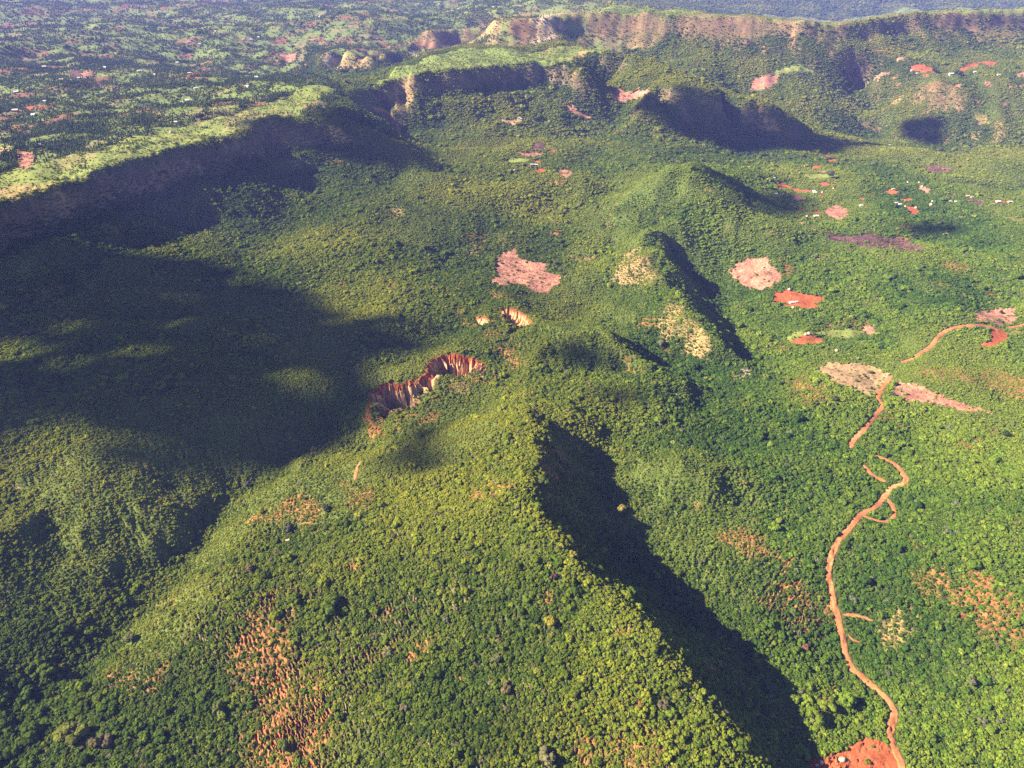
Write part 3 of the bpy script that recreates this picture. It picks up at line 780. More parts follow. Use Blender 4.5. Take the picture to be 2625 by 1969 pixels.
def noise(nt, scale, detail=3.0, rough_=0.55, vec=None, stretch=None):
    g = nt.nodes.new('ShaderNodeNewGeometry')
    v = g.outputs['Position']
    if stretch:
        mp_ = nt.nodes.new('ShaderNodeMapping'); mp_.inputs['Scale'].default_value = stretch[:3]
        if len(stretch) > 3: mp_.inputs['Rotation'].default_value = (0, 0, stretch[3])
        nt.links.new(v, mp_.inputs['Vector']); v = mp_.outputs[0]
    n_ = N(nt, 'ShaderNodeTexNoise', Scale=scale, Detail=detail, Roughness=rough_)
    nt.links.new(v, n_.inputs['Vector'])
    return n_.outputs['Fac']
def finish(nt, out, col, bump=None, bstr=0.5, bdist=1.0, rough_=0.95):
    b = N(nt, 'ShaderNodeBsdfPrincipled', Roughness=rough_)
    b.inputs['Specular IOR Level'].default_value = 0.08
    if hasattr(col, 'is_output'): nt.links.new(col, b.inputs['Base Color'])
    else: b.inputs['Base Color'].default_value = (*col, 1)
    if bump is not None:
        bp = N(nt, 'ShaderNodeBump', Strength=bstr, Distance=bdist)
        nt.links.new(bump, bp.inputs['Height']); nt.links.new(bp.outputs[0], b.inputs['Normal'])
    nt.links.new(b.outputs[0], out.inputs[0])

def ground_mat():
    m, nt, out = new_mat('ground')
    a = N(nt, 'ShaderNodeAttribute', attribute_name='soil')
    n1 = noise(nt, 0.35, 4); n2 = noise(nt, 0.06, 3)
    k1 = ramp(nt, n1, [(0.3, (0.55, 0.55, 0.55)), (0.7, (1.4, 1.4, 1.4))])
    k2 = ramp(nt, n2, [(0.3, (0.8, 0.85, 0.8)), (0.7, (1.2, 1.12, 1.1))])
    c = mix(nt, a.outputs['Color'], k1, 1.0, 'MULTIPLY'); c = mix(nt, c, k2, 1.0, 'MULTIPLY')
    finish(nt, out, c, n1, 0.7, 1.4)
    return m
M_GROUND = ground_mat()
def field_mat(name, cols, scale, stretch=None, dark=None, bstr=0.4):
    m, nt, out = new_mat(name)
    n1 = noise(nt, scale, 6, 0.7, stretch=stretch); n2 = noise(nt, 0.05, 4, 0.65)
    c = ramp(nt, n1, cols)
    k2 = ramp(nt, n2, [(0.33, (0.6, 0.6, 0.62)), (0.5, (1.0, 1.0, 1.0)), (0.66, (1.22, 1.26, 1.25))])
    c = mix(nt, c, k2, 1.0, 'MULTIPLY')
    if dark:
        n3 = noise(nt, dark[1], 4, 0.6)
        c = mix(nt, c, dark[0], ramp(nt, n3, [(dark[2], (0, 0, 0)), (dark[2] + 0.08, (1, 1, 1))]))
    finish(nt, out, c, n1, bstr, 0.6)
    return m
FM = {
 'cleared': field_mat('cut_brush', [(0.30, (0.13, 0.06, 0.045)), (0.45, (0.30, 0.115, 0.07)), (0.56, (0.38, 0.195, 0.13)), (0.7, (0.46, 0.30, 0.2))], 0.55, (1.0, 0.35, 1, 0.5), ((0.12, 0.055, 0.05), 0.07, 0.6)),
 'ploughed': field_mat('tilled_soil', [(0.32, (0.19, 0.045, 0.018)), (0.5, (0.32, 0.08, 0.03)), (0.68, (0.39, 0.14, 0.06))], 0.35, (2.4, 0.25, 1, 0.9), ((0.30, 0.19, 0.07), 0.09, 0.63)),
 'burnt': field_mat('burnt_stubble', [(0.32, (0.045, 0.025, 0.028)), (0.5, (0.12, 0.06, 0.055)), (0.64, (0.22, 0.11, 0.09)), (0.76, (0.3, 0.14, 0.08))], 0.2, None, ((0.05, 0.028, 0.03), 0.05, 0.58)),
 'pasture': field_mat('pasture_grass', [(0.32, (0.11, 0.145, 0.03)), (0.55, (0.17, 0.20, 0.045)), (0.75, (0.27, 0.2, 0.07))], 0.16, None, ((0.3, 0.14, 0.05), 0.06, 0.63)),
 'stubble': field_mat('dry_stubble', [(0.3, (0.2, 0.13, 0.06)), (0.5, (0.36, 0.22, 0.115)), (0.7, (0.45, 0.3, 0.18))], 0.5, None, ((0.17, 0.18, 0.05), 0.05, 0.57)),
}
M_ROAD = field_mat('road_earth', [(0.3, (0.27, 0.09, 0.035)), (0.5, (0.37, 0.14, 0.055)), (0.7, (0.46, 0.23, 0.1))], 0.45, None, None, 0.5)
def gully_mat():
    m, nt, out = new_mat('gully_earth')
    a = N(nt, 'ShaderNodeAttribute', attribute_name='soil')
    n1 = noise(nt, 0.5, 5, 0.65); n2 = noise(nt, 1.1, 3, stretch=(1, 1, 0.12))
    c = mix(nt, a.outputs['Color'], ramp(nt, n1, [(0.3, (0.65, 0.62, 0.6)), (0.7, (1.25, 1.2, 1.2))]), 1.0, 'MULTIPLY')
    c = mix(nt, c, ramp(nt, n2, [(0.3, (0.75, 0.7, 0.68)), (0.7, (1.15, 1.15, 1.15))]), 1.0, 'MULTIPLY')
    finish(nt, out, c, n1, 0.8, 0.8)
    return m
M_GULLY = gully_mat()
def leaf_mat(name, attr=True, col=(0.08, 0.1, 0.03)):
    m, nt, out = new_mat(name)
    if attr:
        a = N(nt, 'ShaderNodeAttribute', attribute_name='tint', attribute_type='INSTANCER')
        c = a.outputs['Color']
    else:
        c = None
    n1 = noise(nt, 0.9, 2, 0.6)
    k = ramp(nt, n1, [(0.3, (0.62, 0.66, 0.6)), (0.5, (1, 1, 1)), (0.72, (1.5, 1.38, 1.25))])
    c = mix(nt, c if c is not None else col, k, 1.0, 'MULTIPLY')
    d = N(nt, 'ShaderNodeBsdfDiffuse'); t = N(nt, 'ShaderNodeBsdfTranslucent')
    nt.links.new(c, d.inputs[0])
    c2 = mix(nt, c, (1.15, 1.25, 0.55), 1.0, 'MULTIPLY'); nt.links.new(c2, t.inputs[0])
    ms = N(nt, 'ShaderNodeMixShader', Fac=0.36)
    nt.links.new(d.outputs[0], ms.inputs[1]); nt.links.new(t.outputs[0], ms.inputs[2])
    nt.links.new(ms.outputs[0], out.inputs[0])
    return m
M_LEAF = leaf_mat('leaves')
def plain_mat(name, c1, c2, scale, rough_=0.9, stretch=None):
    m, nt, out = new_mat(name)
    n1 = noise(nt, scale, 4, 0.6, stretch=stretch)
    finish(nt, out, ramp(nt, n1, [(0.3, c1), (0.7, c2)]), n1, 0.3, 0.1, rough_)
    return m
M_BARK = plain_mat('bark', (0.09, 0.065, 0.045), (0.2, 0.16, 0.12), 3.0)
M_TIN = plain_mat('tin_roofing', (0.42, 0.42, 0.43), (0.6, 0.6, 0.59), 1.2, 0.45)
M_RUST = plain_mat('rusty_roofing', (0.4, 0.26, 0.2), (0.6, 0.5, 0.44), 1.0, 0.6)
M_THATCH = plain_mat('thatch', (0.38, 0.27, 0.17), (0.6, 0.47, 0.33), 2.0)
M_MUD = plain_mat('mud_wall', (0.3, 0.15, 0.08), (0.42, 0.25, 0.15), 1.5)
M_WHITEWALL = plain_mat('pale_wall', (0.5, 0.45, 0.38), (0.65, 0.6, 0.52), 1.0)
M_DOOR = plain_mat('door_wood', (0.06, 0.05, 0.04), (0.12, 0.09, 0.06), 4.0)
M_ROCK = plain_mat('pale_rock', (0.3, 0.24, 0.17), (0.55, 0.46, 0.34), 0.6)

# ------------------------------------------------------------------ mesh helper
def mesh_np(name, co, faces, mat, smooth=True, attrs=None, normals=None):
    """co [n,3]; faces [m,k]"""
    me = bpy.data.meshes.new(name)
    faces = np.asarray(faces, np.int32)
    me.vertices.add(len(co)); me.vertices.foreach_set('co', np.asarray(co, np.float32).ravel())
    me.loops.add(faces.size); me.loops.foreach_set('vertex_index', faces.ravel())
    me.polygons.add(len(faces)); me.polygons.foreach_set('loop_start', np.arange(0, faces.size, faces.shape[1], dtype=np.int32))
    if attrs:
        for an, arr in attrs.items():
            at_ = me.attributes.new(an, 'FLOAT_COLOR', 'POINT')
            at_.data.foreach_set('color', np.concatenate([arr, np.ones((len(arr), 1))], 1).astype(np.float32).ravel())
    me.update(calc_edges=True)
    me.polygons.foreach_set('use_smooth', np.full(len(faces), smooth))
    if normals is not None:
        me.normals_split_custom_set_from_vertices(np.asarray(normals, np.float32))
    if mat: me.materials.append(mat)
    return me
def link(name, me, parent=None, **props):
    o = bpy.data.objects.new(name, me)
    COL.objects.link(o)
    if parent is not None: o.parent = parent
    for k, v in props.items(): o[k] = v
    return o

# ------------------------------------------------------------------ the ground, split into its named landforms and fields
P3 = np.stack([X, Y, Z], -1).reshape(-1, 3)
tl = np.gradient(P3.reshape(NR, NT, 3), axis=0); tt = np.gradient(P3.reshape(NR, NT, 3), axis=1)
NRM = np.cross(tt, tl); NRM /= np.linalg.norm(NRM, axis=-1, keepdims=True)
NRM = NRM.reshape(-1, 3)
SOIL = LOWC.reshape(-1, 3)
gidxs = np.arange(NR * NT).reshape(NR, NT)
CELLS = np.stack([gidxs[:-1, :-1], gidxs[:-1, 1:], gidxs[1:, 1:], gidxs[1:, :-1]], -1)
def region(pts): return inside(ground('Z', pts), cX, cY)
land = np.zeros(lab.shape, np.int32)
LAND = ['valley_ground', 'plateau', 'mesa', 'hill', 'escarpment', 'mountain', 'hill', 'hill', 'hillside']
land[(cX < -60) & (cY < 1250)] = 8
land[inside(PLATEAU, cX, cY)] = 1
land[(np.hypot(cX, cY) > 2150) & (cX < 400)] = 1
land[region([(790,180),(870,130),(1000,100),(1180,98),(1310,108),(1412,190),(1480,280),(1300,275),(1000,290),(880,300),(840,290)])] = 2
land[region([(1412,190),(1560,205),(1720,268),(1835,310),(1700,330),(1480,330),(1420,260)])] = 6
land[(np.hypot(cX, cY) > 1850) & (cX > 380)] = 4
land[np.hypot(cX, cY) > 4300] = 5
land[region([(830,930),(1060,905),(1190,920),(1340,1010),(1420,1250),(1600,1420),(1790,1700),(0,1700),(370,1275),(530,1048)])] = 3
land[region([(1340,470),(1385,400),(1455,364),(1545,376),(1620,440),(1640,480),(1500,560),(1570,740),(1500,830),(1330,620)])] = 7
hole = np.zeros(lab.shape, bool); hole[GJ0:GJ1 - 1, GI0:GI1 - 1] = True
def ground_object(name, mask, mat, **props):
    f = CELLS[mask]
    used, inv = np.unique(f.ravel(), return_inverse=True)
    return link(name, mesh_np(name, P3[used], inv.reshape(-1, 4), mat, True, {'soil': SOIL[used]}, NRM[used]), None, kind='structure', **props)
for k, nm in enumerate(LAND):
    m = (lab < 0) & (land == k) & ~hole
    if m.any(): ground_object(nm, m, M_GROUND)
FNAME = {'cleared': 'cleared_field', 'ploughed': 'ploughed_field', 'burnt': 'burnt_field', 'pasture': 'pasture', 'stubble': 'stubble_field'}
for k, (kind, sh, pts) in enumerate(FIELDS):
    m = (lab == k) & ~hole
    if m.any(): ground_object(FNAME[kind], m, FM[kind])

# the gullies, in finer mesh, fill the gap left in the ground
KT, KR = 3, 4
ft = np.linspace(GI0, GI1 - 1, (GI1 - 1 - GI0) * KT + 1); fr = np.linspace(GJ0, GJ1 - 1, (GJ1 - 1 - GJ0) * KR + 1)
FT, FR = np.meshgrid(ft, fr)
def bil(F, ft_, fr_):
    i = np.minimum(np.floor(ft_).astype(int), NT - 2); j = np.minimum(np.floor(fr_).astype(int), NR - 2)
    a = ft_ - i; b = fr_ - j
    if F.ndim == 3: a = a[..., None]; b = b[..., None]
    return (F[j, i] * (1 - a) + F[j, i + 1] * a) * (1 - b) + (F[j + 1, i] * (1 - a) + F[j + 1, i + 1] * a) * b
PX, PY, PZ = bil(X, FT, FR), bil(Y, FT, FR), bil(ZB, FT, FR)
dep, frac, ins, opn = carve(PX, PY)
PZ2 = PZ - dep
psoil = bil(LOWC, FT, FR)
wn_ = np.clip(frac + 0.22 * fbm(PX / 9, PY / 9, 171, 3), 0, 1)[..., None]
redc = np.array((0.31, 0.07, 0.024)); tanc = np.array((0.55, 0.34, 0.17)); floorc = np.array((0.36, 0.22, 0.12))
gc = redc + (tanc - redc) * sstep(0.14, 0.40, wn_)
gc = gc + (floorc - gc) * sstep(0.8, 0.95, wn_)
ring = np.zeros(PX.shape)
for P in (GULLY_A, GULLY_B, GULLY_C):
    d, _ = dist_line(P, PX, PY, True)
    ring = np.maximum(ring, (1 - sstep(0.6, 2.4, d + 5.0 * fbm(PX / 9, PY / 9, 173, 3))))
gk2 = np.where(ins, opn, 0.6 * ring)[..., None]
psoil = psoil * (1 - gk2) + np.where(ins[..., None], gc, redc) * gk2
gi = np.arange(PX.size).reshape(PX.shape)
gfaces = np.stack([gi[:-1, :-1], gi[:-1, 1:], gi[1:, 1:], gi[1:, :-1]], -1).reshape(-1, 4)
link('gully_cliff', mesh_np('gully_cliff', np.stack([PX, PY, PZ2], -1).reshape(-1, 3), gfaces, M_GULLY, False, {'soil': psoil.reshape(-1, 3)}), None, kind='structure')
# keep the bushes off the rim of the gullies
for P in (GULLY_A, GULLY_B, GULLY_C):
    sl_ = (slice(GJ0, GJ1), slice(GI0, GI1))
    d, _ = dist_line(P, X[sl_], Y[sl_], True)
    cc = cover[sl_]; cc[(d < 2.2) & ~GULLY_MASK[sl_]] *= 0.25

# dirt roads
def smooth_line(P, step):
    out = []
    Pe = np.concatenate([2 * P[:1] - P[1:2], P, 2 * P[-1:] - P[-2:-1]])
    for i in range(1, len(Pe) - 2):
        p0, p1, p2, p3 = Pe[i - 1], Pe[i], Pe[i + 1], Pe[i + 2]
        k = max(2, int(np.linalg.norm(p2 - p1) / step))
        for q in range(k):
            t = q / k
            out.append(p1 + 0.5 * t * (p2 - p0 + t * (2 * p0 - 5 * p1 + 4 * p2 - p3 + t * (3 * (p1 - p2) + p3 - p0))))
    out.append(P[-1])
    return np.array(out)
road_lines = []
for k, (nm, w, P) in enumerate(RP):
    L = smooth_line(P, 2.0)
    road_lines.append((L, w))
    t = np.gradient(L, axis=0); t /= np.linalg.norm(t, axis=1, keepdims=True) + 1e-9
    nrm = np.stack([-t[:, 1], t[:, 0]], 1)
    arc = np.concatenate([[0], np.cumsum(np.linalg.norm(np.diff(L, axis=0), axis=1))])
    wl = w / 2 * (1 + 0.45 * vnoise(arc / 9, arc * 0 + k, 7) + 0.35 * vnoise(arc / 3.1, arc * 0 + k, 8)); wr = w / 2 * (1 + 0.45 * vnoise(arc / 8, arc * 0 + k, 17) + 0.35 * vnoise(arc / 2.7, arc * 0 + k, 18))
    end = np.minimum(1, np.minimum(arc, arc[-1] - arc) / 5 + 0.35)
    cols = []
    for s_ in np.linspace(-1, 1, 7):
        off = np.where(s_ < 0, wl, wr) * s_ * end
        q = L + nrm * off[:, None]
        z = sample(Z, q[:, 0], q[:, 1]) + 0.45 - 0.25 * abs(s_) ** 3
        cols.append(np.stack([q[:, 0], q[:, 1], z], 1))
    Vv = np.stack(cols, 1)
    ii = np.arange(Vv.shape[0] * 7).reshape(-1, 7)
    f = np.stack([ii[:-1, :-1], ii[:-1, 1:], ii[1:, 1:], ii[1:, :-1]], -1).reshape(-1, 4)
    link(nm, mesh_np(nm, Vv.reshape(-1, 3), f, M_ROAD), None, kind='structure')

# ------------------------------------------------------------------ plants: crown shapes
def ico(sub):
    bm = bmesh.new(); bmesh.ops.create_icosphere(bm, subdivisions=sub, radius=1.0)
    v = np.array([q.co[:] for q in bm.verts]); f = np.array([[q.index for q in p.verts] for p in bm.faces])
    bm.free()
    return v, f
ICO1 = ico(1); ICO2 = ico(2)
def crown_mesh(name, seed, tall=False, lumps=9, leaves=150, mat=None, sparse=False):
    """a crown of leaf masses and loose sprays; about 1 unit in radius"""
    r = np.random.default_rng(seed)
    V, F, n_ = [], [], 0
    hz = 1.7 if tall else 0.72
    cz = 1.7 if tall else 0.80
    cen = []; ax = r.uniform(0.75, 1.3)
    for k in range(lumps):
        d = r.normal(size=3); d /= np.linalg.norm(d)
        d[2] = abs(d[2]) * 1.0 - 0.25
        q = np.array([d[0] * 0.70 * ax, d[1] * 0.70 / ax, cz + d[2] * hz * 0.55])
        if tall:
            h = r.uniform(-0.75, 0.95); w = 0.5 * (1 - max(0, h) * 0.75)
            a = r.uniform(0, 6.28); q = np.array([math.cos(a) * w * 0.75, math.sin(a) * w * 0.75, cz + h * 1.25])
        s_ = r.uniform(0.24, 0.50)
        cen.append((q, s_))
        v, f = ICO2 if not tall else ICO1
        disp = 1 + 0.42 * (r.random(len(v)) - 0.5)
        V.append(v * (disp * s_)[:, None] * np.array([1, 1, 0.85]) + q); F.append(f + n_); n_ += len(v)
    # loose sprays of leaves that stand off the masses
    for k in range(leaves):
        q, s_ = cen[r.integers(len(cen))]
        d = r.normal(size=3); d[2] = d[2] * 0.9 + 0.25; d /= np.linalg.norm(d)
        p = q + d * s_ * r.uniform(0.95, 1.28)
        t1 = r.normal(size=3); t1 /= np.linalg.norm(t1); t2 = np.cross(t1, d) + 0.4 * r.normal(size=3); t2 /= np.linalg.norm(t2) + 1e-9
        a = r.uniform(0.07, 0.16)
        V.append(np.array([p - t1 * a, p + t2 * a * 0.7, p + t1 * a])); F.append(np.array([[0, 1, 2]]) + n_); n_ += 3
    return mesh_np(name, np.concatenate(V), np.concatenate(F), mat or M_LEAF, False)
def trunk_mesh(name, h, seed, limbs=3):
    r = np.random.default_rng(seed)
    V, F, n_ = [], [], 0
    def limb(p0, p1, r0, r1):
        nonlocal n_
        p0, p1 = np.array(p0), np.array(p1); k = 6
        ax = (p1 - p0) / np.linalg.norm(p1 - p0); t = np.cross(ax, [0.3, 0.9, 0.1]); t /= np.linalg.norm(t); b = np.cross(ax, t)
        an = np.arange(k) / k * 2 * math.pi
        ringv = np.cos(an)[:, None] * t + np.sin(an)[:, None] * b
        mid = (p0 + p1) / 2 + r.normal(0, 0.04, 3)
        V.extend([p0 + ringv * r0, mid + ringv * (r0 + r1) / 2, p1 + ringv * r1])
        for q in (0, 1):
            for i in range(k):
                F.append([n_ + q * k + i, n_ + q * k + (i + 1) % k, n_ + (q + 1) * k + (i + 1) % k, n_ + (q + 1) * k + i])
        n_ += 3 * k
    limb((0, 0, -0.25), (0.03, 0.02, h * 0.6), 0.11, 0.075)
    for i in range(limbs):
        a = i * 2.1 + r.uniform(0, 1)
        limb((0.03, 0.02, h * 0.55), (math.cos(a) * 0.42, math.sin(a) * 0.42, h * 1.15), 0.06, 0.025)
    return mesh_np(name, np.concatenate(V), F, M_BARK)
CROWNS = [crown_mesh('crown', 200 + k, False, 9 + k % 5, 190) for k in range(9)]
TALLS = [crown_mesh('tree_crown', 300 + k, True, 11, 90) for k in range(5)]
TRUNKS = [trunk_mesh('trunk', 0.75, 400 + k) for k in range(3)]
TALLTRUNK = trunk_mesh('tree_trunk', 1.6, 410)

# ------------------------------------------------------------------ plants: where they stand
pts = []
for r0, r1, sp, k in ((120, 950, 2.05, 1.0), (950, 1750, 2.6, 1.0), (1750, 3000, 3.4, 1.25), (3000, 5200, 7.5, 2.0), (5200, 8200, 15.0, 3.2)):
    xs = np.arange(-0.92 * r1, 0.92 * r1, sp); ys = np.arange(60, r1, sp)
    gx, gy = np.meshgrid(xs, ys)
    gx = gx.ravel(); gy = gy.ravel()
    m = (np.hypot(gx, gy) >= r0) & (np.hypot(gx, gy) < r1) & (np.abs(np.arctan2(gx, gy)) < 1.0)
    gx, gy = gx[m], gy[m]
    gx = gx + rng.uniform(-0.48, 0.48, len(gx)) * sp; gy = gy + rng.uniform(-0.48, 0.48, len(gx)) * sp
    gz = sample(Z, gx, gy)
    u, v = project(gx, gy, gz)
    m = (u > -260) & (u < 2470) & (v > -70) & (v < 1850)
    gx, gy, gz = gx[m], gy[m], gz[m]
    ft_, fl_ = gidx(gx, gy)
    ia = np.clip(np.round(ft_).astype(int), 0, NT - 1); ja = np.clip(np.round(fl_).astype(int), 0, NR - 1)
    m = rng.random(len(gx)) < cover[ja, ia]
    gx, gy, gz, ia, ja = gx[m], gy[m], gz[m], ia[m], ja[m]
    pts.append(np.stack([gx, gy, gz, ia, ja, np.full(len(gx), sp)], 1))
pts = np.concatenate(pts)
bad = np.zeros(len(pts), bool)
for L, w in road_lines:
    m = (pts[:, 0] > L[:, 0].min() - 8) & (pts[:, 0] < L[:, 0].max() + 8) & (pts[:, 1] > L[:, 1].min() - 8) & (pts[:, 1] < L[:, 1].max() + 8)
    i = np.where(m)[0]
    if len(i):
        d, _ = dist_line(L[::2], pts[i, 0], pts[i, 1])
        bad[i[d < w / 2 + 1.3]] = True
KEEP_OUT = []                                    # discs kept clear for houses and landmark trees: x, y, radius

# ------------------------------------------------------------------ buildings
def bm_mesh(name, fn, mat):
    bm = bmesh.new(); fn(bm)
    me = bpy.data.meshes.new(name); bm.to_mesh(me); bm.free(); me.materials.append(mat)
    return me
def box(bm, x0, x1, y0, y1, z0, z1):
    v = [bm.verts.new(c) for c in ((x0,y0,z0),(x1,y0,z0),(x1,y1,z0),(x0,y1,z0),(x0,y0,z1),(x1,y0,z1),(x1,y1,z1),(x0,y1,z1))]
    for f in ((3,2,1,0),(4,5,6,7),(0,1,5,4),(1,2,6,5),(2,3,7,6),(3,0,4,7)): bm.faces.new([v[i] for i in f])
def gable_walls(bm, L=3.4, Wd=2.2, h=2.4, rise=1.0):
    box(bm, -L, L, -Wd, Wd, -1.2, h)
    for x in (-L, L):
        s_ = 0.12 if x > 0 else -0.12
        a = [bm.verts.new((x, -Wd, h)), bm.verts.new((x, Wd, h)), bm.verts.new((x, 0, h + rise))]
        b = [bm.verts.new((x - s_, -Wd, h)), bm.verts.new((x - s_, Wd, h)), bm.verts.new((x - s_, 0, h + rise))]
        bm.faces.new(a); bm.faces.new(b[::-1])
        for i in range(3): bm.faces.new((a[i], b[i], b[(i + 1) % 3], a[(i + 1) % 3]))
def gable_roof(bm, L=3.8, Wd=2.75, h=2.2, rise=1.35, t=0.1):
    n_ = 9
    for sgn in (-1, 1):
        top, bot = [], []
        for i in range(n_ + 1):                     # corrugated sheet edges
            x = -L + 2 * L * i / n_; o = 0.05 * (i % 2)
            top.append((bm.verts.new((x, 0, h + rise + o)), bm.verts.new((x, sgn * Wd, h + o))))
            bot.append((bm.verts.new((x, 0, h + rise - t)), bm.verts.new((x, sgn * Wd, h - t))))
        for i in range(n_):
            bm.faces.new((top[i][0], top[i][1], top[i + 1][1], top[i + 1][0]))
            bm.faces.new((bot[i][0], bot[i + 1][0], bot[i + 1][1], bot[i][1]))
            bm.faces.new((top[i][1], bot[i][1], bot[i + 1][1], top[i + 1][1]))
        for i in (0, n_): bm.faces.new((top[i][0], bot[i][0], bot[i][1], top[i][1]))
def hut_walls(bm, r=2.1, h=1.9):
    k = 14
    lo = [bm.verts.new((r * math.cos(i / k * 6.2832), r * math.sin(i / k * 6.2832), -1.0)) for i in range(k)]
    hi = [bm.verts.new((r * math.cos(i / k * 6.2832), r * math.sin(i / k * 6.2832), h)) for i in range(k)]
    for i in range(k): bm.faces.new((lo[i], lo[(i + 1) % k], hi[(i + 1) % k], hi[i]))
    bm.faces.new(hi)
def hut_roof(bm, r=2.9, h=1.55, top=4.3):
    k = 16; prev = None; rr = random.Random(4)
    for q, (f, z) in enumerate(((1.0, 0), (0.82, 0.5), (0.62, 1.15), (0.58, 1.12), (0.3, 2.1), (0.04, top - h))):
        ringv = [bm.verts.new((r * f * math.cos(i / k * 6.2832) * rr.uniform(0.95, 1.05), r * f * math.sin(i / k * 6.2832) * rr.uniform(0.95, 1.05), h + z)) for i in range(k)]
        if prev:
            for i in range(k): bm.faces.new((prev[i], prev[(i + 1) % k], ringv[(i + 1) % k], ringv[i]))
        prev = ringv
    bm.faces.new(prev)
HM = {
 'walls': bm_mesh('wall', gable_walls, M_MUD), 'walls2': bm_mesh('wall', gable_walls, M_WHITEWALL),
 'tin': bm_mesh('roof', gable_roof, M_TIN), 'rust': bm_mesh('roof', gable_roof, M_RUST),
 'hwall': bm_mesh('wall', hut_walls, M_MUD), 'hroof': bm_mesh('roof', hut_roof, M_THATCH),
 'door': bm_mesh('door', lambda b: box(b, -0.5, 0.5, -2.27, -2.18, -0.1, 1.95), M_DOOR),
 'hdoor': bm_mesh('door', lambda b: box(b, -0.42, 0.42, -2.16, -2.02, -0.1, 1.5), M_DOOR),
 'window': bm_mesh('window', lambda b: box(b, 1.4, 2.3, -2.26, -2.17, 1.0, 1.8), M_DOOR),
}
def dwelling(kind, sheet, cx, cy, s, rot, label, group=None):
    g = ground(sheet, [(cx, cy)])[0]
    z = float(sample(Z, g[0:1], g[1:2])[0])
    nm = 'thatched_hut' if kind == 'hut' else 'house'
    e = bpy.data.objects.new(nm, None); COL.objects.link(e)
    e.location = (g[0], g[1], z + 0.1); e.rotation_euler = (0, 0, rot); e.scale = (s, s, s)
    e['label'] = label; e['category'] = 'hut' if kind == 'hut' else 'house'
    if group: e['group'] = group
    if kind == 'hut':
        for n_, m_ in (('wall', 'hwall'), ('roof', 'hroof'), ('door', 'hdoor')): link(n_, HM[m_], e)
    else:
        for n_, m_ in (('wall', 'walls2' if kind == 'tin' else 'walls'), ('roof', 'tin' if kind == 'tin' else 'rust'), ('door', 'door'), ('window', 'window')): link(n_, HM[m_], e)
    KEEP_OUT.append((g[0], g[1], 4.2 * s)); 
    d = np.array([g[0], g[1]]) / np.hypot(*g)
    KEEP_OUT.append((g[0] - d[0] * 4.5 * s, g[1] - d[1] * 4.5 * s, 3.4 * s)); KEEP_OUT.append((g[0] - d[0] * 9 * s, g[1] - d[1] * 9 * s, 3.0 * s))
    return e
GP = 'tiny houses scattered over the far farmland'
GR = 'small houses among the red fields of the valley'
GH = 'thatched huts in the valley'
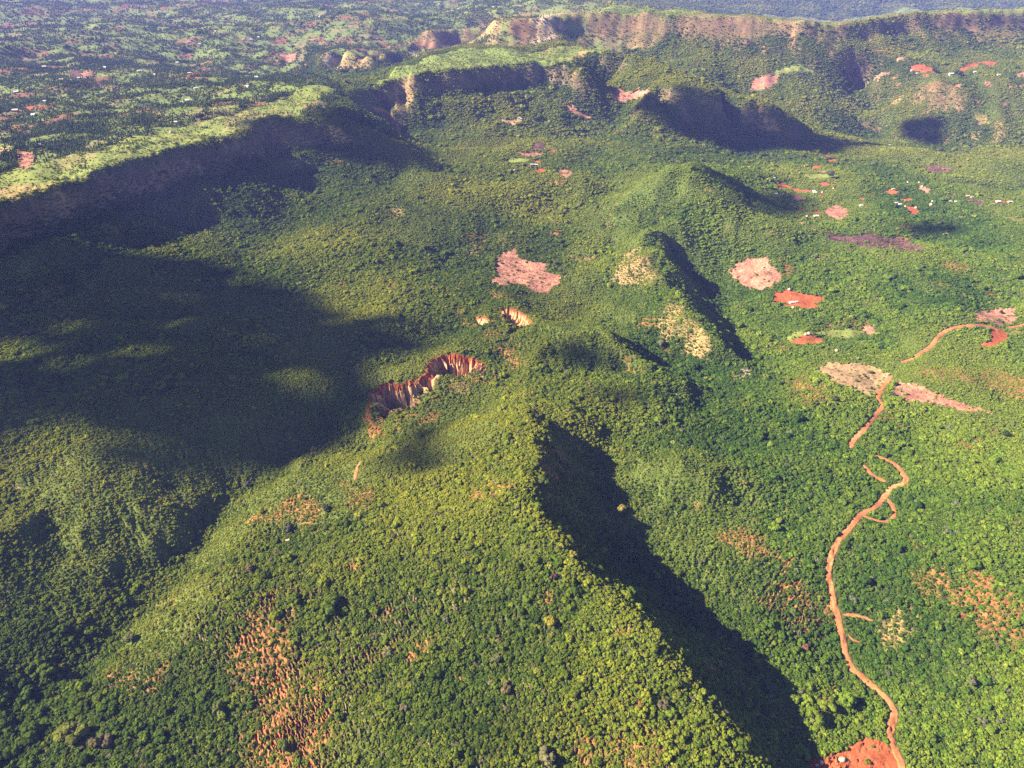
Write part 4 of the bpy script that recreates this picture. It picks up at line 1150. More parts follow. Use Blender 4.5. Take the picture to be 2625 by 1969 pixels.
HOUSES = [
 ('tin','B',713,822,1.0,0.2,'larger white tin-roofed house in the orange earth yard',None),
 ('tin','B',742,818,0.75,0.3,'small white tin-roofed house beside the larger one in the orange earth yard',None),
 ('hut','B',722,855,0.9,0.5,'round thatched hut at the lower edge of the orange earth yard',None),
 ('hut','B',698,738,1.0,1.0,'pale thatched hut at the top corner of the orange earth yard below the pink field',None),
 ('hut','B',803,1028,0.9,0.2,'thatched hut on the oval grassy clearing, the lower of its pair',None),
 ('hut','B',824,1022,0.9,0.9,'thatched hut on the oval grassy clearing, the upper of its pair',None),
 ('hut','B',1003,1132,0.9,0.9,'lone pale hut in the scrub between the grassy clearing and the stubble field',None),
 ('tin','I',770,1218,1.3,0.1,'bright white tin-roofed house with an orange yard beside the round pink field',None),
 ('hut','I',610,1220,1.0,0.4,'round hut left of the bright white tin-roofed house by the pink field',None),
 ('tin','I',735,765,0.9,0.2,'small tin-roofed house at the end of the long red field, the upper of two',None),
 ('tin','I',750,797,1.1,0.0,'tin-roofed house at the end of the long red field, the lower of two',None),
 ('hut','I',880,793,0.9,0.0,'hut at the corner of the small red field right of the two tin roofs',None),
 ('tin','I',22,540,1.0,0.5,'white house at the upper left end of the long red field',None),
 ('tin','I',66,818,1.0,0.3,'grey-roofed house in dark trees between the two red fields',None),
 ('rust','I',180,825,1.0,0.7,'rusty-roofed house in dark trees left of the oval pinkish field',None),
 ('tin','I',1570,1025,1.0,0.2,'white house beside a small red yard below the orange patches',None),
 ('rust','I',2135,735,1.0,0.2,'rusty-roofed house on the upper edge of the large orange field',None),
 ('tin','I',2190,980,1.0,0.4,'white-roofed house below the large orange field among bushes',None),
 ('hut','I',1080,722,0.9,0,'hut on the pale strip right of the red fields',None),
 ('hut','J',180,472,1.0,0,'thatched hut on the green slope above the orange field, left of two',GH),
 ('hut','J',375,475,1.0,0,'thatched hut on the green slope above the orange field, right of two',GH),
 ('hut','J',430,543,1.1,0,'pale thatched hut inside the dotted pink clearing',GH),
 ('rust','J',1225,710,1.1,0.2,'orange-looking house above the long grey-brown field',GR),
 ('rust','J',1300,724,0.9,0.4,'small house beside the orange-looking one above the grey-brown field',GR),
 ('tin','J',1755,810,1.3,0.1,'long white-roofed house at the far right end of the farms',GR),
 ('rust','J',1960,815,1.3,0.1,'dark brown house on the orange yard at the far right end of the farms',GR),
 ('hut','J',610,800,0.9,0,'thatched hut in scrub just above the round pale-roofed hut',GH),
 ('hut','J',585,862,1.3,0,'large pale-roofed hut beside an orange strip in the scrub',GH),
 ('rust','J',925,802,0.9,0,'small house in scrub left of the pale house under the grey-brown field',GR),
 ('tin','J',1020,806,1.0,0,'pale house in scrub under the grey-brown field',GR),
 ('hut','J',135,893,1.0,0,'hut at the top left of the tattered orange clearing',GH),
 ('hut','J',320,916,1.1,0,'hut at the right side of the tattered orange clearing',GH),
 ('tin','J',45,852,0.9,0,'tin-roofed hut above the tattered orange clearing',GR),
 ('rust','K',903,306,1.1,0.3,'small house at the head of the striped terrace field, upper one',GR),
 ('tin','K',935,318,0.9,0.3,'pale house at the head of the striped terrace field, right one',GR),
 ('tin','K',1170,1133,1.0,0.3,'white house in the middle of the row of three under the green pasture',GR),
 ('tin','K',1212,1133,0.9,0.1,'white house at the right end of the row under the green pasture',GR),
 ('rust','K',1122,1131,1.0,0.1,'yellowish house at the left end of the row under the green pasture',GR),
 ('tin','K',830,1226,0.9,0.2,'lone white house in dark trees below the green pasture',GR),
 ('tin','L',1421,556,1.9,0.0,'largest white-roofed house on the far slope, beside dark trees and red fields',None),
 ('tin','L',1000,512,1.1,0.1,'small white house on the lower edge of the big red field on the far slope',None),
 ('tin','L',1055,545,1.1,0.2,'grey-roofed house below the big red field on the far slope',None),
 ('tin','L',1680,530,1.2,0.0,'white house right of the dark trees on the far slope',None),
 ('tin','L',1935,560,1.2,0.0,'white house among bushes at the right end of the far slope farms',None),
 ('rust','L',265,1300,1.1,0.0,'tiny house at the foot of the shaded hill',None),
 ('tin','L',755,1320,0.9,0.0,'tiny white house on the green knoll below the small cloud shadow',None),
 ('tin','M',215,692,1.6,0.3,'bright white building among dark trees on the left plateau',None),
 ('tin','M',178,697,1.1,0.3,'low pale building left of the bright white one on the left plateau',None),
 ('tin','M',580,812,1.3,0.0,'pale house above the three small red plots on the plateau',None),
 ('rust','M',205,935,1.9,0.1,'long tan-roofed building at the edge of the plateau trees',None),
 ('tin','M',590,1345,1.2,0.4,'white house at the edge of the dark thicket near the tan field',None),
 ('rust','M',510,1375,1.3,0.2,'brownish house beside the white one near the tan field',None),
 ('hut','M',210,1372,1.2,0.2,'hut on the upper edge of the tan field at the left border',None),
 ('tin','N',300,1087,1.3,0.1,'white house on the bright green plots near the cliff edge',None),
 ('hut','N',250,1196,1.4,0.1,'pointed thatched hut above the small red plot near the cliff edge',None),
 ('tin','N',430,850,1.5,0.2,'white house between dark trees in the middle of the plateau',None),
 ('rust','R',1853,1097,0.5,0.4,'tiny pinkish hut roof beside dark bushes on the near hillside',None),
]
FARHOUSES = [('M',800,535),('M',1030,515),('M',1800,425),('M',1995,465),('M',575,370),('M',1360,380),('M',440,990),('N',320,435),('N',70,565),('N',450,550),
 ('N',1185,597),('N',1080,700),('N',735,95),('N',1040,180),('N',1205,155),('N',1120,185),('N',440,212),('N',560,235),('N',520,715),('S',1380,15),('S',295,85),('S',2060,110),('S',1320,5),
 ('G',560,25),('G',935,45),('G',990,48),('G',730,75),('G',640,30),('G',1690,45)]
HR = random.Random(5)
for kind, sh, cx, cy, s_, rot, label, grp in HOUSES:
    dwelling(kind, sh, cx, cy, s_ * 0.85, rot, label, grp)
for i, (sh, cx, cy) in enumerate(FARHOUSES):
    dwelling('tin' if i % 4 else 'rust', sh, cx, cy, HR.uniform(1.1, 1.7), HR.uniform(-0.6, 0.6), 'tiny pale-roofed house scattered among far farm plots and trees', GP)

# ------------------------------------------------------------------ landmark trees and rocks
def plant(sheet, cx, cy, rad, hgt, tint, label, cat='tree', shape=None, name=None, group=None, trunk=True, xy=None, rot=None):
    if xy is None:
        g = ground(sheet, [(cx, cy)])[0]
    else: g = xy
    z = float(sample(Z, np.array([g[0]]), np.array([g[1]]))[0])
    e = bpy.data.objects.new(name or cat, None); COL.objects.link(e)
    e.location = (g[0], g[1], z - 0.1); e.rotation_euler = (0, 0, HR.uniform(0, 6.28) if rot is None else rot); e.scale = (rad, rad, hgt)
    e['label'] = label; e['category'] = cat
    if group: e['group'] = group
    c = link('crown', shape or CROWNS[HR.randrange(len(CROWNS))], e, tint=list(tint))
    if trunk: link('trunk', TRUNKS[HR.randrange(3)], e)
    return e
DG = (0.035, 0.06, 0.02); GG = (0.10, 0.11, 0.06); YG = (0.19, 0.20, 0.02)
LANDMARKS = [
 ('A',1722,612,3.6,4.2,(0.14,0.17,0.02),'yellow-green tree on the valley side, upper of two below the sandy slope'),
 ('A',1741,725,4.4,5.5,(0.24,0.25,0.015),'bright yellow-green tree casting a shadow at the foot of the sandy slope'),
 ('I',1010,520,8.0,9.5,(0.085,0.095,0.055),'large grey-green tree standing at the end of the bright green pasture'),
 ('I',520,170,7,7.5,(0.1,0.13,0.03),'light green tree at the edge of the big hill shadow above the farms'),
 ('I',1790,330,8.5,9,(0.085,0.12,0.03),'large light green round tree in the dark grove behind the farms'),
 ('Q',1355,385,4.6,5.2,(0.25,0.22,0.03),'yellow flowering tree with pale branches on the near hill'),
 ('Q',318,570,3.4,3.8,(0.17,0.17,0.085),'round pale grey-green bush beside the red soil streaks'),
 ('Q',1385,85,2.4,3.2,(0.11,0.06,0.055),'dull reddish bush near the crest of the near hill'),
 ('Q',1345,1250,6.0,6.0,(0.16,0.15,0.07),'broad pale grey tree near the bottom of the near hill'),
 ('Q',1075,800,3.8,4.0,(0.16,0.13,0.06),'brownish bush in the middle of the near hill'),
 ('Q',1012,610,3.8,4.0,(0.12,0.13,0.06),'grey-green round bush left of the middle of the near hill'),
 ('Q',690,355,2.2,2.6,(0.12,0.12,0.09),'small grey bush above the orange soil streaks'),
 ('R',2095,900,3.6,4.6,(0.075,0.09,0.045),'dark round tree casting a long shadow on the bright hillside'),
 ('R',1860,1030,4.2,4.6,(0.085,0.085,0.06),'grey-brown tree beside a bare dark gap on the bright hillside'),
 ('R',1590,745,3.4,3.6,(0.14,0.12,0.10),'pinkish grey leafless tree beside the stream line'),
 ('R',1040,125,6.5,7.0,(0.14,0.17,0.035),'pale green tree lit alone in the shaded left slope'),
 ('E',1615,35,4.0,4.6,(0.15,0.11,0.06),'brownish tree beside a round bare patch on the near hill'),
 ('E',480,1110,8.5,8.5,(0.14,0.15,0.03),'largest yellowish tree at the bottom left corner of the forest'),
 ('E',660,1160,6.0,6.2,(0.13,0.11,0.055),'dusty brown tree right of the largest yellowish tree'),
 ('E',850,480,5.2,4.8,(0.13,0.14,0.05),'olive round tree on the ridge where the stream valley turns'),
 ('E',1415,930,4.6,4.8,(0.10,0.12,0.035),'olive tree left of the orange soil strip'),
 ('E',1830,1180,3.8,4.6,(0.10,0.13,0.03),'green tree casting a dark shadow inside the orange soil strip'),
 ('O',862,262,2.5,3.6,(0.035,0.05,0.035),'dark dense tree alone on the pink cleared field near the right border'),
 ('O',818,395,2.2,3.8,(0.07,0.11,0.03),'green tree with a long shadow on the pink cleared field near the right border'),
 ('F',1815,915,4.4,5.0,(0.22,0.19,0.04),'yellowish tree on the slope right of the shaded ravine'),
 ('F',1310,745,5.0,5.2,(0.085,0.11,0.03),'broad green tree at the top of the shaded ravine'),
 ('B',1290,1118,2.8,3.4,DG,'dark tree at the right end of the oval grassy clearing'),
 ('B',2080,690,4.0,4.0,(0.12,0.12,0.09),'grey bush on the wide green slope near the right border'),
 ('C',1020,108,2.0,2.4,DG,'small dark tree at the lower left edge of the tan field'),
 ('C',1107,112,1.9,2.2,DG,'small dark tree in the lower middle of the tan field'),
 ('C',1228,118,1.7,2.0,DG,'small dark tree near the lower right edge of the tan field'),
 ('C',1130,68,1.7,2.0,(0.09,0.12,0.03),'small green bush in the middle of the tan field'),
 ('C',1188,42,1.6,1.9,DG,'small dark bush near the top of the tan field'),
 ('C',1385,97,2.6,3.0,DG,'dark tree beside the road at the tip of the pink field'),
 ('C',1365,160,2.6,3.0,(0.06,0.09,0.025),'dark green tree between the road and the pink field'),
 ('C',990,195,3.6,3.8,(0.06,0.075,0.04),'grey-green tree below the tan field'),
 ('C',2095,420,3.6,4.2,DG,'dark tree with a black shadow near the small red clearing at the right border'),
 ('C',1775,865,2.2,2.4,(0.16,0.15,0.13),'pale grey bush in the scrub right of the road bend'),
 ('C',410,735,3.0,3.2,(0.16,0.16,0.03),'yellow-green tree in the scrub left of the road'),
 ('D',570,800,3.6,3.8,(0.10,0.14,0.07),'pale blue-green bush at the edge of the ravine shadow'),
 ('D',805,535,2.7,2.7,(0.20,0.10,0.065),'reddish brown dry domed bush left of the dirt road'),
 ('L',1495,560,9.0,10.0,(0.035,0.055,0.025),'dark tree clump beside the largest white-roofed house on the far slope'),
 ('L',1240,530,6.5,10.0,(0.03,0.045,0.025),'dark leaning trees between the red fields on the far slope'),
 ('N',395,300,7.0,11.0,(0.035,0.055,0.03),'single dark tree above the pale slope on the far plateau'),
 ('N',565,1045,9.0,8.0,(0.05,0.075,0.025),'round dark tree on the bright green plots near the cliff edge'),
 ('M',1680,1275,4.0,4.6,DG,'small dark tree on the bare slope above the cliff edge'),
]
for sh, cx, cy, rad, hgt, tint, label in LANDMARKS:
    cat = 'bush' if 'bush' in label else 'tree'
    e = plant(sh, cx, cy, rad, hgt, tint, label, cat)
    KEEP_OUT.append((e.location[0], e.location[1], rad * 0.95))
def rock_mesh(seed):
    r = np.random.default_rng(seed); v, f = ICO2
    d = 1 + 0.35 * (r.random(len(v)) - 0.5)
    v = v * d[:, None] * np.array([1.0, 0.75, 0.6])
    v[:, 2] = np.maximum(v[:, 2], -0.3)
    return mesh_np('boulder', v, f, M_ROCK, False)
ROCKM = [rock_mesh(k) for k in range(3)]
for i, (sh, cx, cy, s_, label) in enumerate([('D',1040,1253,2.3,'pale boulder in the middle of the orange clearing at the bottom'),('D',905,1272,1.7,'pale boulder at the left end of the orange clearing, upper one'),
        ('D',880,1290,1.3,'small pale boulder at the left end of the orange clearing, lower one')]):
    g = ground(sh, [(cx, cy)])[0]
    o = link('boulder', ROCKM[i], None, label=label, category='boulder')
    o.location = (g[0], g[1], float(sample(Z, g[0:1], g[1:2])[0]) + 0.3 * s_); o.scale = (s_, s_, s_); o.rotation_euler = (0, 0, i * 1.3)

# ------------------------------------------------------------------ plants: finish the list, colour them
for x, y, r_ in KEEP_OUT:
    bad |= (pts[:, 0] - x) ** 2 + (pts[:, 1] - y) ** 2 < r_ ** 2
pts = pts[~bad]
n_ = len(pts)
ia = pts[:, 3].astype(int); ja = pts[:, 4].astype(int)
tall = rng.random(n_) < tallp[ja, ia]
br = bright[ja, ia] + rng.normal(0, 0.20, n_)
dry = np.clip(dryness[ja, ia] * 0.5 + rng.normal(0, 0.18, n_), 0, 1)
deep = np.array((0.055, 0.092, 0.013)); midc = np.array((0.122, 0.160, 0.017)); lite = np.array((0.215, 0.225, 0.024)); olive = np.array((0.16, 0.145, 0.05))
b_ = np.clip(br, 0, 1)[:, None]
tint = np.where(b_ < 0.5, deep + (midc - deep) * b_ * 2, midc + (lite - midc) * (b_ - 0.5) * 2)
dk = (sstep(0.35, 0.95, dry) * 0.65)[:, None]
tint = tint * (1 - dk) + olive * dk
odd = rng.random(n_)
tint[odd < 0.012] = (0.20, 0.19, 0.035); tint[(odd > 0.012) & (odd < 0.03)] = (0.15, 0.13, 0.075)
tint[tall] = np.array((0.055, 0.09, 0.03)) + rng.random((tall.sum(), 1)) ** 2 * np.array((0.075, 0.08, 0.045))
gs_ = (sstep(20, 260, pts[:, 0]) * sstep(1900, 1100, pts[:, 1]))[:, None]          # the right-hand slopes are a purer green
tint = tint * (1 + gs_ * np.array((-0.16, 0.04, 0.05)))
tint *= rng.uniform(0.74, 1.28, (n_, 1))
rad = np.minimum(pts[:, 5], 2.6 + 0.42 * pts[:, 5]) * 0.64 * psize[ja, ia] * np.exp(rng.normal(0, 0.28, n_))
rad *= np.where(rng.random(n_) < 0.05, rng.uniform(1.35, 2.1, n_), 1)
hgt = rad * rng.uniform(0.72, 1.15, n_)
trad = np.maximum(pts[:, 5] * 0.40, 2.0) * rng.uniform(0.7, 1.3, n_)
rad = np.where(tall, np.minimum(trad, 5.5), rad)
hgt = np.where(tall, rng.uniform(1.6, 3.6, n_) * np.clip(pts[:, 5] / 5.6, 0.9, 1.2), hgt)
u_, v_ = project(pts[:, 0], pts[:, 1], pts[:, 2])
dcam = np.sqrt(pts[:, 0] ** 2 + pts[:, 1] ** 2 + (pts[:, 2] - CAM_Z) ** 2)
inframe = (u_ > -10) & (u_ < 2222) & (v_ > 0) & (v_ < 1675)
var = rng.integers(0, 9, n_); vart = rng.integers(0, 5, n_)
rz = rng.uniform(0, 6.283, n_)
solo = np.zeros(n_, bool)
show = np.where(inframe & ~tall & (v_ < 1655) & (u_ > 4) & (u_ < 2208), rad / dcam, 0)
SOLO_S = np.argsort(-show)[:300 - 34]
solo[SOLO_S] = True
# the tall plateau trees that show largest and are not hidden
showt = np.where(inframe & tall, hgt / dcam, 0)
SOLO_T = np.argsort(-showt)[:240]
solo[SOLO_T] = True
GS = 'large shrubs of the near scrub'; GT = 'tall trees on the plateau'
def shade_word(c):
    if c[0] > 0.125: return 'yellowish'
    if c[1] < 0.07: return 'dark green'
    if c[0] > 0.9 * c[1]: return 'olive'
    return 'mid green'
NEAR_MARKS = [('E',480,1110,'beside the largest yellowish tree in the corner'),('E',850,480,'on the bend of the stream valley'),('E',1650,760,'beside the orange soil strip'),('E',1830,1180,'inside the orange soil strip'),
 ('E',1100,700,'between the stream and the orange soil strip'),('E',300,600,'on the shaded bank of the stream'),('Q',250,570,'beside the red streaks on the near hill'),('Q',1075,800,'in the middle of the near hill'),
 ('Q',1345,1250,'around the broad pale tree'),('Q',1355,385,'near the yellow flowering tree'),('Q',1800,430,'by the red scratch on the ridge'),('Q',1530,1000,'along the brown soil line under the ridge'),
 ('Q',2000,900,'on the ridge crest above the shadow'),('Q',600,1200,'at the foot of the near hill'),('D',250,1100,'in the dark ravine shadow'),('D',570,800,'at the edge of the ravine shadow'),('D',1200,1150,'above the orange clearing at the bottom'),
 ('D',900,900,'on the thin red soil left of the track'),('D',1350,950,'along the dirt road'),('D',1700,1000,'on the slope right of the dirt road'),('D',2050,600,'near the red soil at the right border'),('D',1800,1250,'in the bottom right corner')]
FAR_MARKS = [('M',215,692,'around the bright white building'),('M',540,880,'behind the three red plots'),('M',205,935,'by the long tan-roofed building'),('M',1000,460,'around the brown ploughed plots'),('M',1150,700,'in the grey-green row of the plateau woods'),
 ('M',1600,680,'above the small orange plot'),('M',1300,1100,'in the dark thicket of the plateau'),('M',800,1450,'in the thicket beside the pink plot'),('M',250,1280,'along the hedge above the tan field'),('M',1800,880,'in the wood before the green plots'),
 ('N',430,850,'around the white house amid the trees'),('N',300,1087,'beside the white house on the green plots'),('N',900,680,'in the long pale row of trees'),('N',1450,690,'by the terraced plots'),('N',500,540,'beside the small red plots on the knoll'),
 ('N',1700,800,'on the far shoulder above the cliff'),('N',1100,950,'on the green strip above the cliff'),('N',900,1250,'on the grassy edge of the cliff'),('M',100,1600,'at the left end of the grassy edge')]
def marks(L):
    return [(ground(sh, [(cx, cy)])[0], ph) for sh, cx, cy, ph in L]
NM, FMK = marks(NEAR_MARKS), marks(FAR_MARKS)
def phrase(M, x, y):
    return min(M, key=lambda q: (q[0][0] - x) ** 2 + (q[0][1] - y) ** 2)[1]
big = np.quantile(rad[SOLO_S], 0.75); wide = np.quantile(rad[SOLO_T], 0.6); high = np.quantile(hgt[SOLO_T], 0.5)
for i in SOLO_S:
    w_ = ('broad ' if rad[i] > big else '') + shade_word(tint[i])
    plant(None, 0, 0, float(rad[i]), float(hgt[i]), tint[i], f'{w_} leafy shrub {phrase(NM, pts[i, 0], pts[i, 1])}', 'shrub', CROWNS[var[i]], 'shrub', GS, True, (pts[i, 0], pts[i, 1]), float(rz[i]))
for i in SOLO_T:
    o = link('plateau_tree', TALLS[vart[i]], None, label='%s %s tree %s' % (('tall ' if hgt[i] > high else 'low ') + ('broad' if rad[i] > wide else 'slender'), 'dark green' if tint[i][1] < 0.115 else 'grey-green', phrase(FMK, pts[i, 0], pts[i, 1])), category='tree', group=GT, tint=list(tint[i]))
    o.location = (pts[i, 0], pts[i, 1], pts[i, 2] - 0.2); o.scale = (rad[i], rad[i], hgt[i]); o.rotation_euler = (0, 0, rz[i])
    link('trunk', TALLTRUNK, o)

def scatter(name, P, rz_, sc, tint_, var_, shapes, **props):
    """one object: every plant of the list set on the ground as an instance of a few crowns"""
    col = bpy.data.collections.new(name + '_shapes')
    for k, me in enumerate(shapes):
        col.objects.link(bpy.data.objects.new(f'{name}_shape_{k:02d}', me))
    me = bpy.data.meshes.new(name)
    me.vertices.add(len(P)); me.vertices.foreach_set('co', P.astype(np.float32).ravel())
    def att(nm, typ, arr, key):
        a = me.attributes.new(nm, typ, 'POINT'); a.data.foreach_set(key, np.ascontiguousarray(arr).ravel())
    att('rot', 'FLOAT_VECTOR', rz_.astype(np.float32), 'vector'); att('scl', 'FLOAT_VECTOR', sc.astype(np.float32), 'vector')
    att('shape', 'INT', var_.astype(np.int32), 'value')
    att('tint', 'FLOAT_COLOR', np.concatenate([tint_, np.ones((len(P), 1))], 1).astype(np.float32), 'color')
    o = link(name, me, None, kind='stuff', **props)
    ng = bpy.data.node_groups.new(name, 'GeometryNodeTree')
    ng.interface.new_socket('Geometry', in_out='INPUT', socket_type='NodeSocketGeometry')
    ng.interface.new_socket('Geometry', in_out='OUTPUT', socket_type='NodeSocketGeometry')
    gi_ = ng.nodes.new('NodeGroupInput'); go = ng.nodes.new('NodeGroupOutput')
    ci = ng.nodes.new('GeometryNodeCollectionInfo'); ci.inputs['Collection'].default_value = col
    ci.inputs['Separate Children'].default_value = True; ci.inputs['Reset Children'].default_value = True
    ip = ng.nodes.new('GeometryNodeInstanceOnPoints'); ip.inputs['Pick Instance'].default_value = True
    def na(nm, typ):
        q = ng.nodes.new('GeometryNodeInputNamedAttribute'); q.data_type = typ; q.inputs['Name'].default_value = nm
        return q.outputs['Attribute']
    er = ng.nodes.new('FunctionNodeEulerToRotation')
    ng.links.new(na('rot', 'FLOAT_VECTOR'), er.inputs[0])
    ng.links.new(gi_.outputs[0], ip.inputs['Points']); ng.links.new(ci.outputs[0], ip.inputs['Instance'])
    ng.links.new(er.outputs[0], ip.inputs['Rotation']); ng.links.new(na('scl', 'FLOAT_VECTOR'), ip.inputs['Scale'])
    ng.links.new(na('shape', 'INT'), ip.inputs['Instance Index'])
    ng.links.new(ip.outputs[0], go.inputs[0])
    md = o.modifiers.new('plants', 'NODES'); md.node_group = ng
    return o
if BUSHES:
    tl_ = rng.normal(0, 0.10, (n_, 2))
    rot3 = np.stack([tl_[:, 0], tl_[:, 1], rz], 1)
    sc3 = np.stack([rad * rng.uniform(0.9, 1.15, n_), rad * rng.uniform(0.9, 1.15, n_), hgt], 1)
    low = pts[:, :3] - np.array([0, 0, 0.1]) - np.stack([0 * rad, 0 * rad, np.where(tall, 0.1, 0.22) * hgt], 1)
    m = ~solo & ~tall
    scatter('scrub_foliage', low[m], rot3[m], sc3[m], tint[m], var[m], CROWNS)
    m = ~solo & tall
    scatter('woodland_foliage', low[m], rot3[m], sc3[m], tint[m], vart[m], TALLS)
    # low bushes between the tall ones, in the near ground and on thin soil
    und = []
    for r0, r1, sp in ((130, 520, 1.9), (520, 1000, 2.2)):
        xs = np.arange(-0.9 * r1, 0.9 * r1, sp); ys = np.arange(60, r1, sp)
        gx, gy = np.meshgrid(xs, ys); gx = gx.ravel(); gy = gy.ravel()
        gx = gx + rng.uniform(-0.5, 0.5, len(gx)) * sp; gy = gy + rng.uniform(-0.5, 0.5, len(gy)) * sp
        h_ = np.hypot(gx, gy); k = (h_ >= r0) & (h_ < r1); gx, gy = gx[k], gy[k]
        gz = sample(Z, gx, gy); u, v = project(gx, gy, gz)
        k = (u > -120) & (u < 2330) & (v > 0) & (v < 1760); gx, gy, gz = gx[k], gy[k], gz[k]
        ft_, fl_ = gidx(gx, gy); i2 = np.clip(np.round(ft_).astype(int), 0, NT - 1); j2 = np.clip(np.round(fl_).astype(int), 0, NR - 1)
        cv = cover[j2, i2]; th_ = thin[j2, i2]
        k = (rng.random(len(gx)) < np.where(cv < 0.1, 0, 0.30 + 0.25 * th_ - 0.12 * (cv > 0.9)))
        for L, w in road_lines:
            i3 = np.where(k & (gx > L[:, 0].min() - 8) & (gx < L[:, 0].max() + 8) & (gy > L[:, 1].min() - 8) & (gy < L[:, 1].max() + 8))[0]
            if len(i3): k[i3[dist_line(L[::2], gx[i3], gy[i3])[0] < w / 2 + 0.8]] = False
        for x, y, r_ in KEEP_OUT:
            k &= (gx - x) ** 2 + (gy - y) ** 2 > (r_ * 0.8) ** 2
        und.append(np.stack([gx, gy, gz, bright[j2, i2], dryness[j2, i2] + 0.5 * th_], 1)[k])
    und = np.concatenate(und); s_ = rng.uniform(0.5, 1.15, len(und))
    b2 = np.clip(und[:, 3] + rng.normal(0, 0.25, len(und)), 0, 1)[:, None]; d2 = np.clip(und[:, 4] * 0.45 + rng.normal(0, 0.2, len(und)), 0, 0.8)[:, None]
    t2 = (midc + (lite - midc) * b2) * (1 - d2) + olive * d2
    scatter('undergrowth', und[:, :3] - np.stack([0 * s_, 0 * s_, 0.3 * s_], 1), np.stack([0 * s_, 0 * s_, rng.uniform(0, 6.28, len(und))], 1),
            np.stack([s_ * rng.uniform(0.9, 1.6, len(und)), s_, s_ * 0.85], 1), t2 * rng.uniform(0.8, 1.2, (len(und), 1)), rng.integers(0, 9, len(und)), CROWNS)
    # cut brush, stalks and low tufts lying on the cleared fields
    q = []
    for k, P in enumerate(FP):
        kind = FIELDS[k][0]
        a_ = np.ptp(P[:, 0]) * np.ptp(P[:, 1]); far = np.hypot(*P.mean(0))
        cnt = int(min(5200, a_ * {'cleared': 0.10, 'stubble': 0.07, 'burnt': 0.08, 'ploughed': 0.022, 'pasture': 0.03}[kind] * min(1, (900 / far) ** 2)))
        if cnt < 5: continue
        xy = np.stack([rng.uniform(P[:, 0].min(), P[:, 0].max(), cnt), rng.uniform(P[:, 1].min(), P[:, 1].max(), cnt)], 1)
        xy = xy[inside(P, xy[:, 0], xy[:, 1])]
        base = {'cleared': (0.42, 0.25, 0.17), 'stubble': (0.38, 0.27, 0.15), 'burnt': (0.12, 0.065, 0.06), 'ploughed': (0.2, 0.17, 0.06), 'pasture': (0.12, 0.14, 0.035)}[kind]
        tt_ = np.array(base) * rng.uniform(0.5, 1.35, (len(xy), 1))
        gr = rng.random(len(xy)) < 0.1; tt_[gr] = (0.10, 0.12, 0.035)
        q.append(np.concatenate([xy, sample(Z, xy[:, 0], xy[:, 1])[:, None], tt_], 1))
    q = np.concatenate(q); s_ = rng.uniform(0.25, 0.8, len(q))
    scatter('brush_debris', q[:, :3] - np.stack([0 * s_, 0 * s_, 0.25 * s_], 1), np.stack([0 * s_, 0 * s_, rng.uniform(0, 6.28, len(q))], 1),
            np.stack([s_ * rng.uniform(0.8, 2.2, len(q)), s_, s_ * 0.55], 1), q[:, 3:6], rng.integers(0, 9, len(q)), CROWNS)
print('plants', n_, 'solo', int(solo.sum()))

# ------------------------------------------------------------------ clouds, out of the picture, whose shadows lie on the land
CLOUDS = [  # outline of each shadow, share of the light it takes away
 ('Z', [(-200,560),(120,520),(330,545),(470,560),(560,610),(640,655),(690,700),(560,720),(380,700),(180,690),(-200,680)], 1.0),
 ('Z', [(-200,770),(100,790),(250,770),(400,752),(560,762),(700,725),(800,690),(920,690),(960,730),(900,755),(840,800),(780,870),(700,900),(600,930),(480,965),(330,930),(180,880),(40,890),(-200,910)], 1.0),
 ('Z', [(-200,560),(300,560),(640,650),(760,700),(900,690),(930,740),(760,880),(500,980),(300,1030),(120,1030),(-200,1050)], 0.4),
 ('G', [(160,880),(230,790),(330,850),(480,960),(560,1060),(330,1090),(200,1010)], 0.8),
 ('N', [(1180,1090),(1340,1010),(1560,1030),(1900,1130),(2212,1300),(2400,1420),(2300,1560),(1900,1560),(1400,1380),(1250,1250)], 1.0),
 ('Z', [(1405,200),(1500,200),(1650,243),(1790,296),(1850,312),(1700,328),(1600,334),(1490,318),(1450,270),(1395,235)], 1.0),
 ('L', [(720,1260),(860,1090),(950,1010),(1200,1000),(1380,950),(1470,980),(1440,1060),(1240,1270),(1080,1330),(900,1320)], 1.0),
 ('Z', [(1190,745),(1250,728),(1310,745),(1320,790),(1260,800),(1200,780)], 0.75),
 ('Z', [(820,940),(900,920),(1010,950),(1010,1000),(900,1030),(830,1010)], 0.75),
 ('Z', [(1270,845),(1340,835),(1410,845),(1400,872),(1310,875)], 0.8),
 ('Z', [(1640,420),(1700,410),(1740,450),(1700,475),(1650,465)], 0.7),
 ('J', [(160,1220),(300,1170),(560,1180),(900,1220),(1200,1280),(900,1370),(500,1400),(200,1350)], 0.8),
 ('Z', [(1040,1560),(1110,1540),(1180,1580),(1150,1640),(1060,1630)], 0.55),
 ('H', [(-20,640),(100,600),(260,640),(500,780),(380,860),(0,860)], 0.8),
]
mc, ntc, outc = new_mat('cloud_white')
dc = N(ntc, 'ShaderNodeBsdfDiffuse'); dc.inputs[0].default_value = (0.85, 0.86, 0.88, 1)
ntc.links.new(dc.outputs[0], outc.inputs[0])
cr = np.random.default_rng(77)
VV, FF, nv = [], [], 0
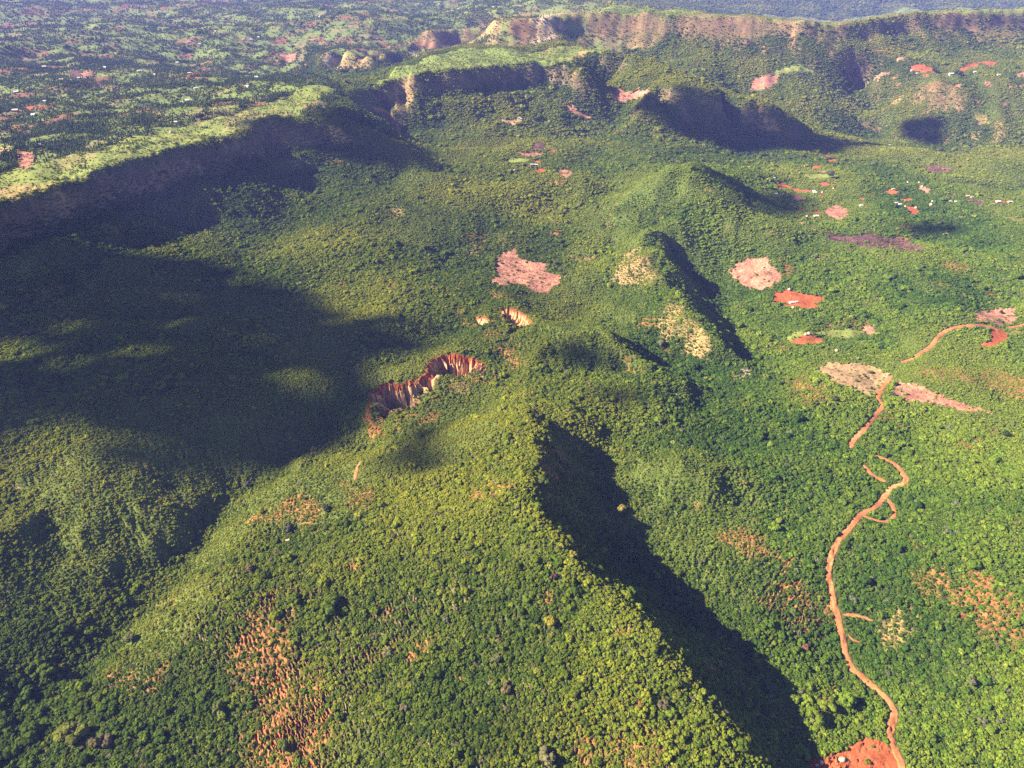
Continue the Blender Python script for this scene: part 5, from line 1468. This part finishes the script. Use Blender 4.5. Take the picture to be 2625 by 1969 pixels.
for k, (sh, outl, dens) in enumerate(CLOUDS):
    q = px(sh, outl); hx, hy, hz = hit(q[:, 0], q[:, 1])
    P = np.stack([hx, hy], 1); P = rough(P, math.sqrt(np.ptp(hx) * np.ptp(hy)) * 0.03, 30, 500 + k)
    zc = float(hz.mean())
    area_box = np.ptp(P[:, 0]) * np.ptp(P[:, 1])
    rp = float(np.clip(math.sqrt(area_box) * 0.045, 6, 22))
    cnt = int(area_box / (math.pi * rp * rp) * 3.0 * dens)
    c = np.stack([cr.uniform(P[:, 0].min(), P[:, 0].max(), cnt), cr.uniform(P[:, 1].min(), P[:, 1].max(), cnt)], 1)
    ok = inside(P, c[:, 0], c[:, 1]); c = c[ok]
    d, _ = dist_line(P, c[:, 0], c[:, 1], True)
    ok = cr.random(len(c)) < np.clip(d / (rp * 1.6) + 0.18, 0, 1); c = c[ok]
    T0 = 2900.0 + 60 * k
    for (cx, cy) in c:
        t = T0 + cr.uniform(-70, 70)
        p = np.array([cx, cy, zc]) + TO_SUN * t
        v, f = ICO1
        VV.append(v * rp * cr.uniform(0.6, 1.25) * (1 + 0.3 * (cr.random(len(v)) - 0.5))[:, None] + p); FF.append(f + nv); nv += len(v)
link('clouds', mesh_np('clouds', np.concatenate(VV), np.concatenate(FF), mc, True), None, kind='stuff')

# ------------------------------------------------------------------ the hazy air
if HAZE:
    ext = 9500.0; zt = max(float(Z.max()) + 25, CAM_Z + 40); zb = float(Z.min()) - 3
    hz_ = bm_mesh('haze', lambda b: box(b, -ext, ext, -60, ext, zb, zt), None) if False else None
    bm = bmesh.new(); box(bm, -ext, ext, -80, ext, zb, zt); me = bpy.data.meshes.new('haze'); bm.to_mesh(me); bm.free()
    mh, nth, outh = new_mat('haze_air')
    pv = nth.nodes.new('ShaderNodeVolumePrincipled')
    pv.inputs['Color'].default_value = (0.27, 0.32, 1.0, 1); pv.inputs['Density'].default_value = HAZE; pv.inputs['Anisotropy'].default_value = 0.0
    nth.links.new(pv.outputs[0], outh.inputs['Volume'])
    me.materials.append(mh)
    link('haze', me, None, kind='stuff')
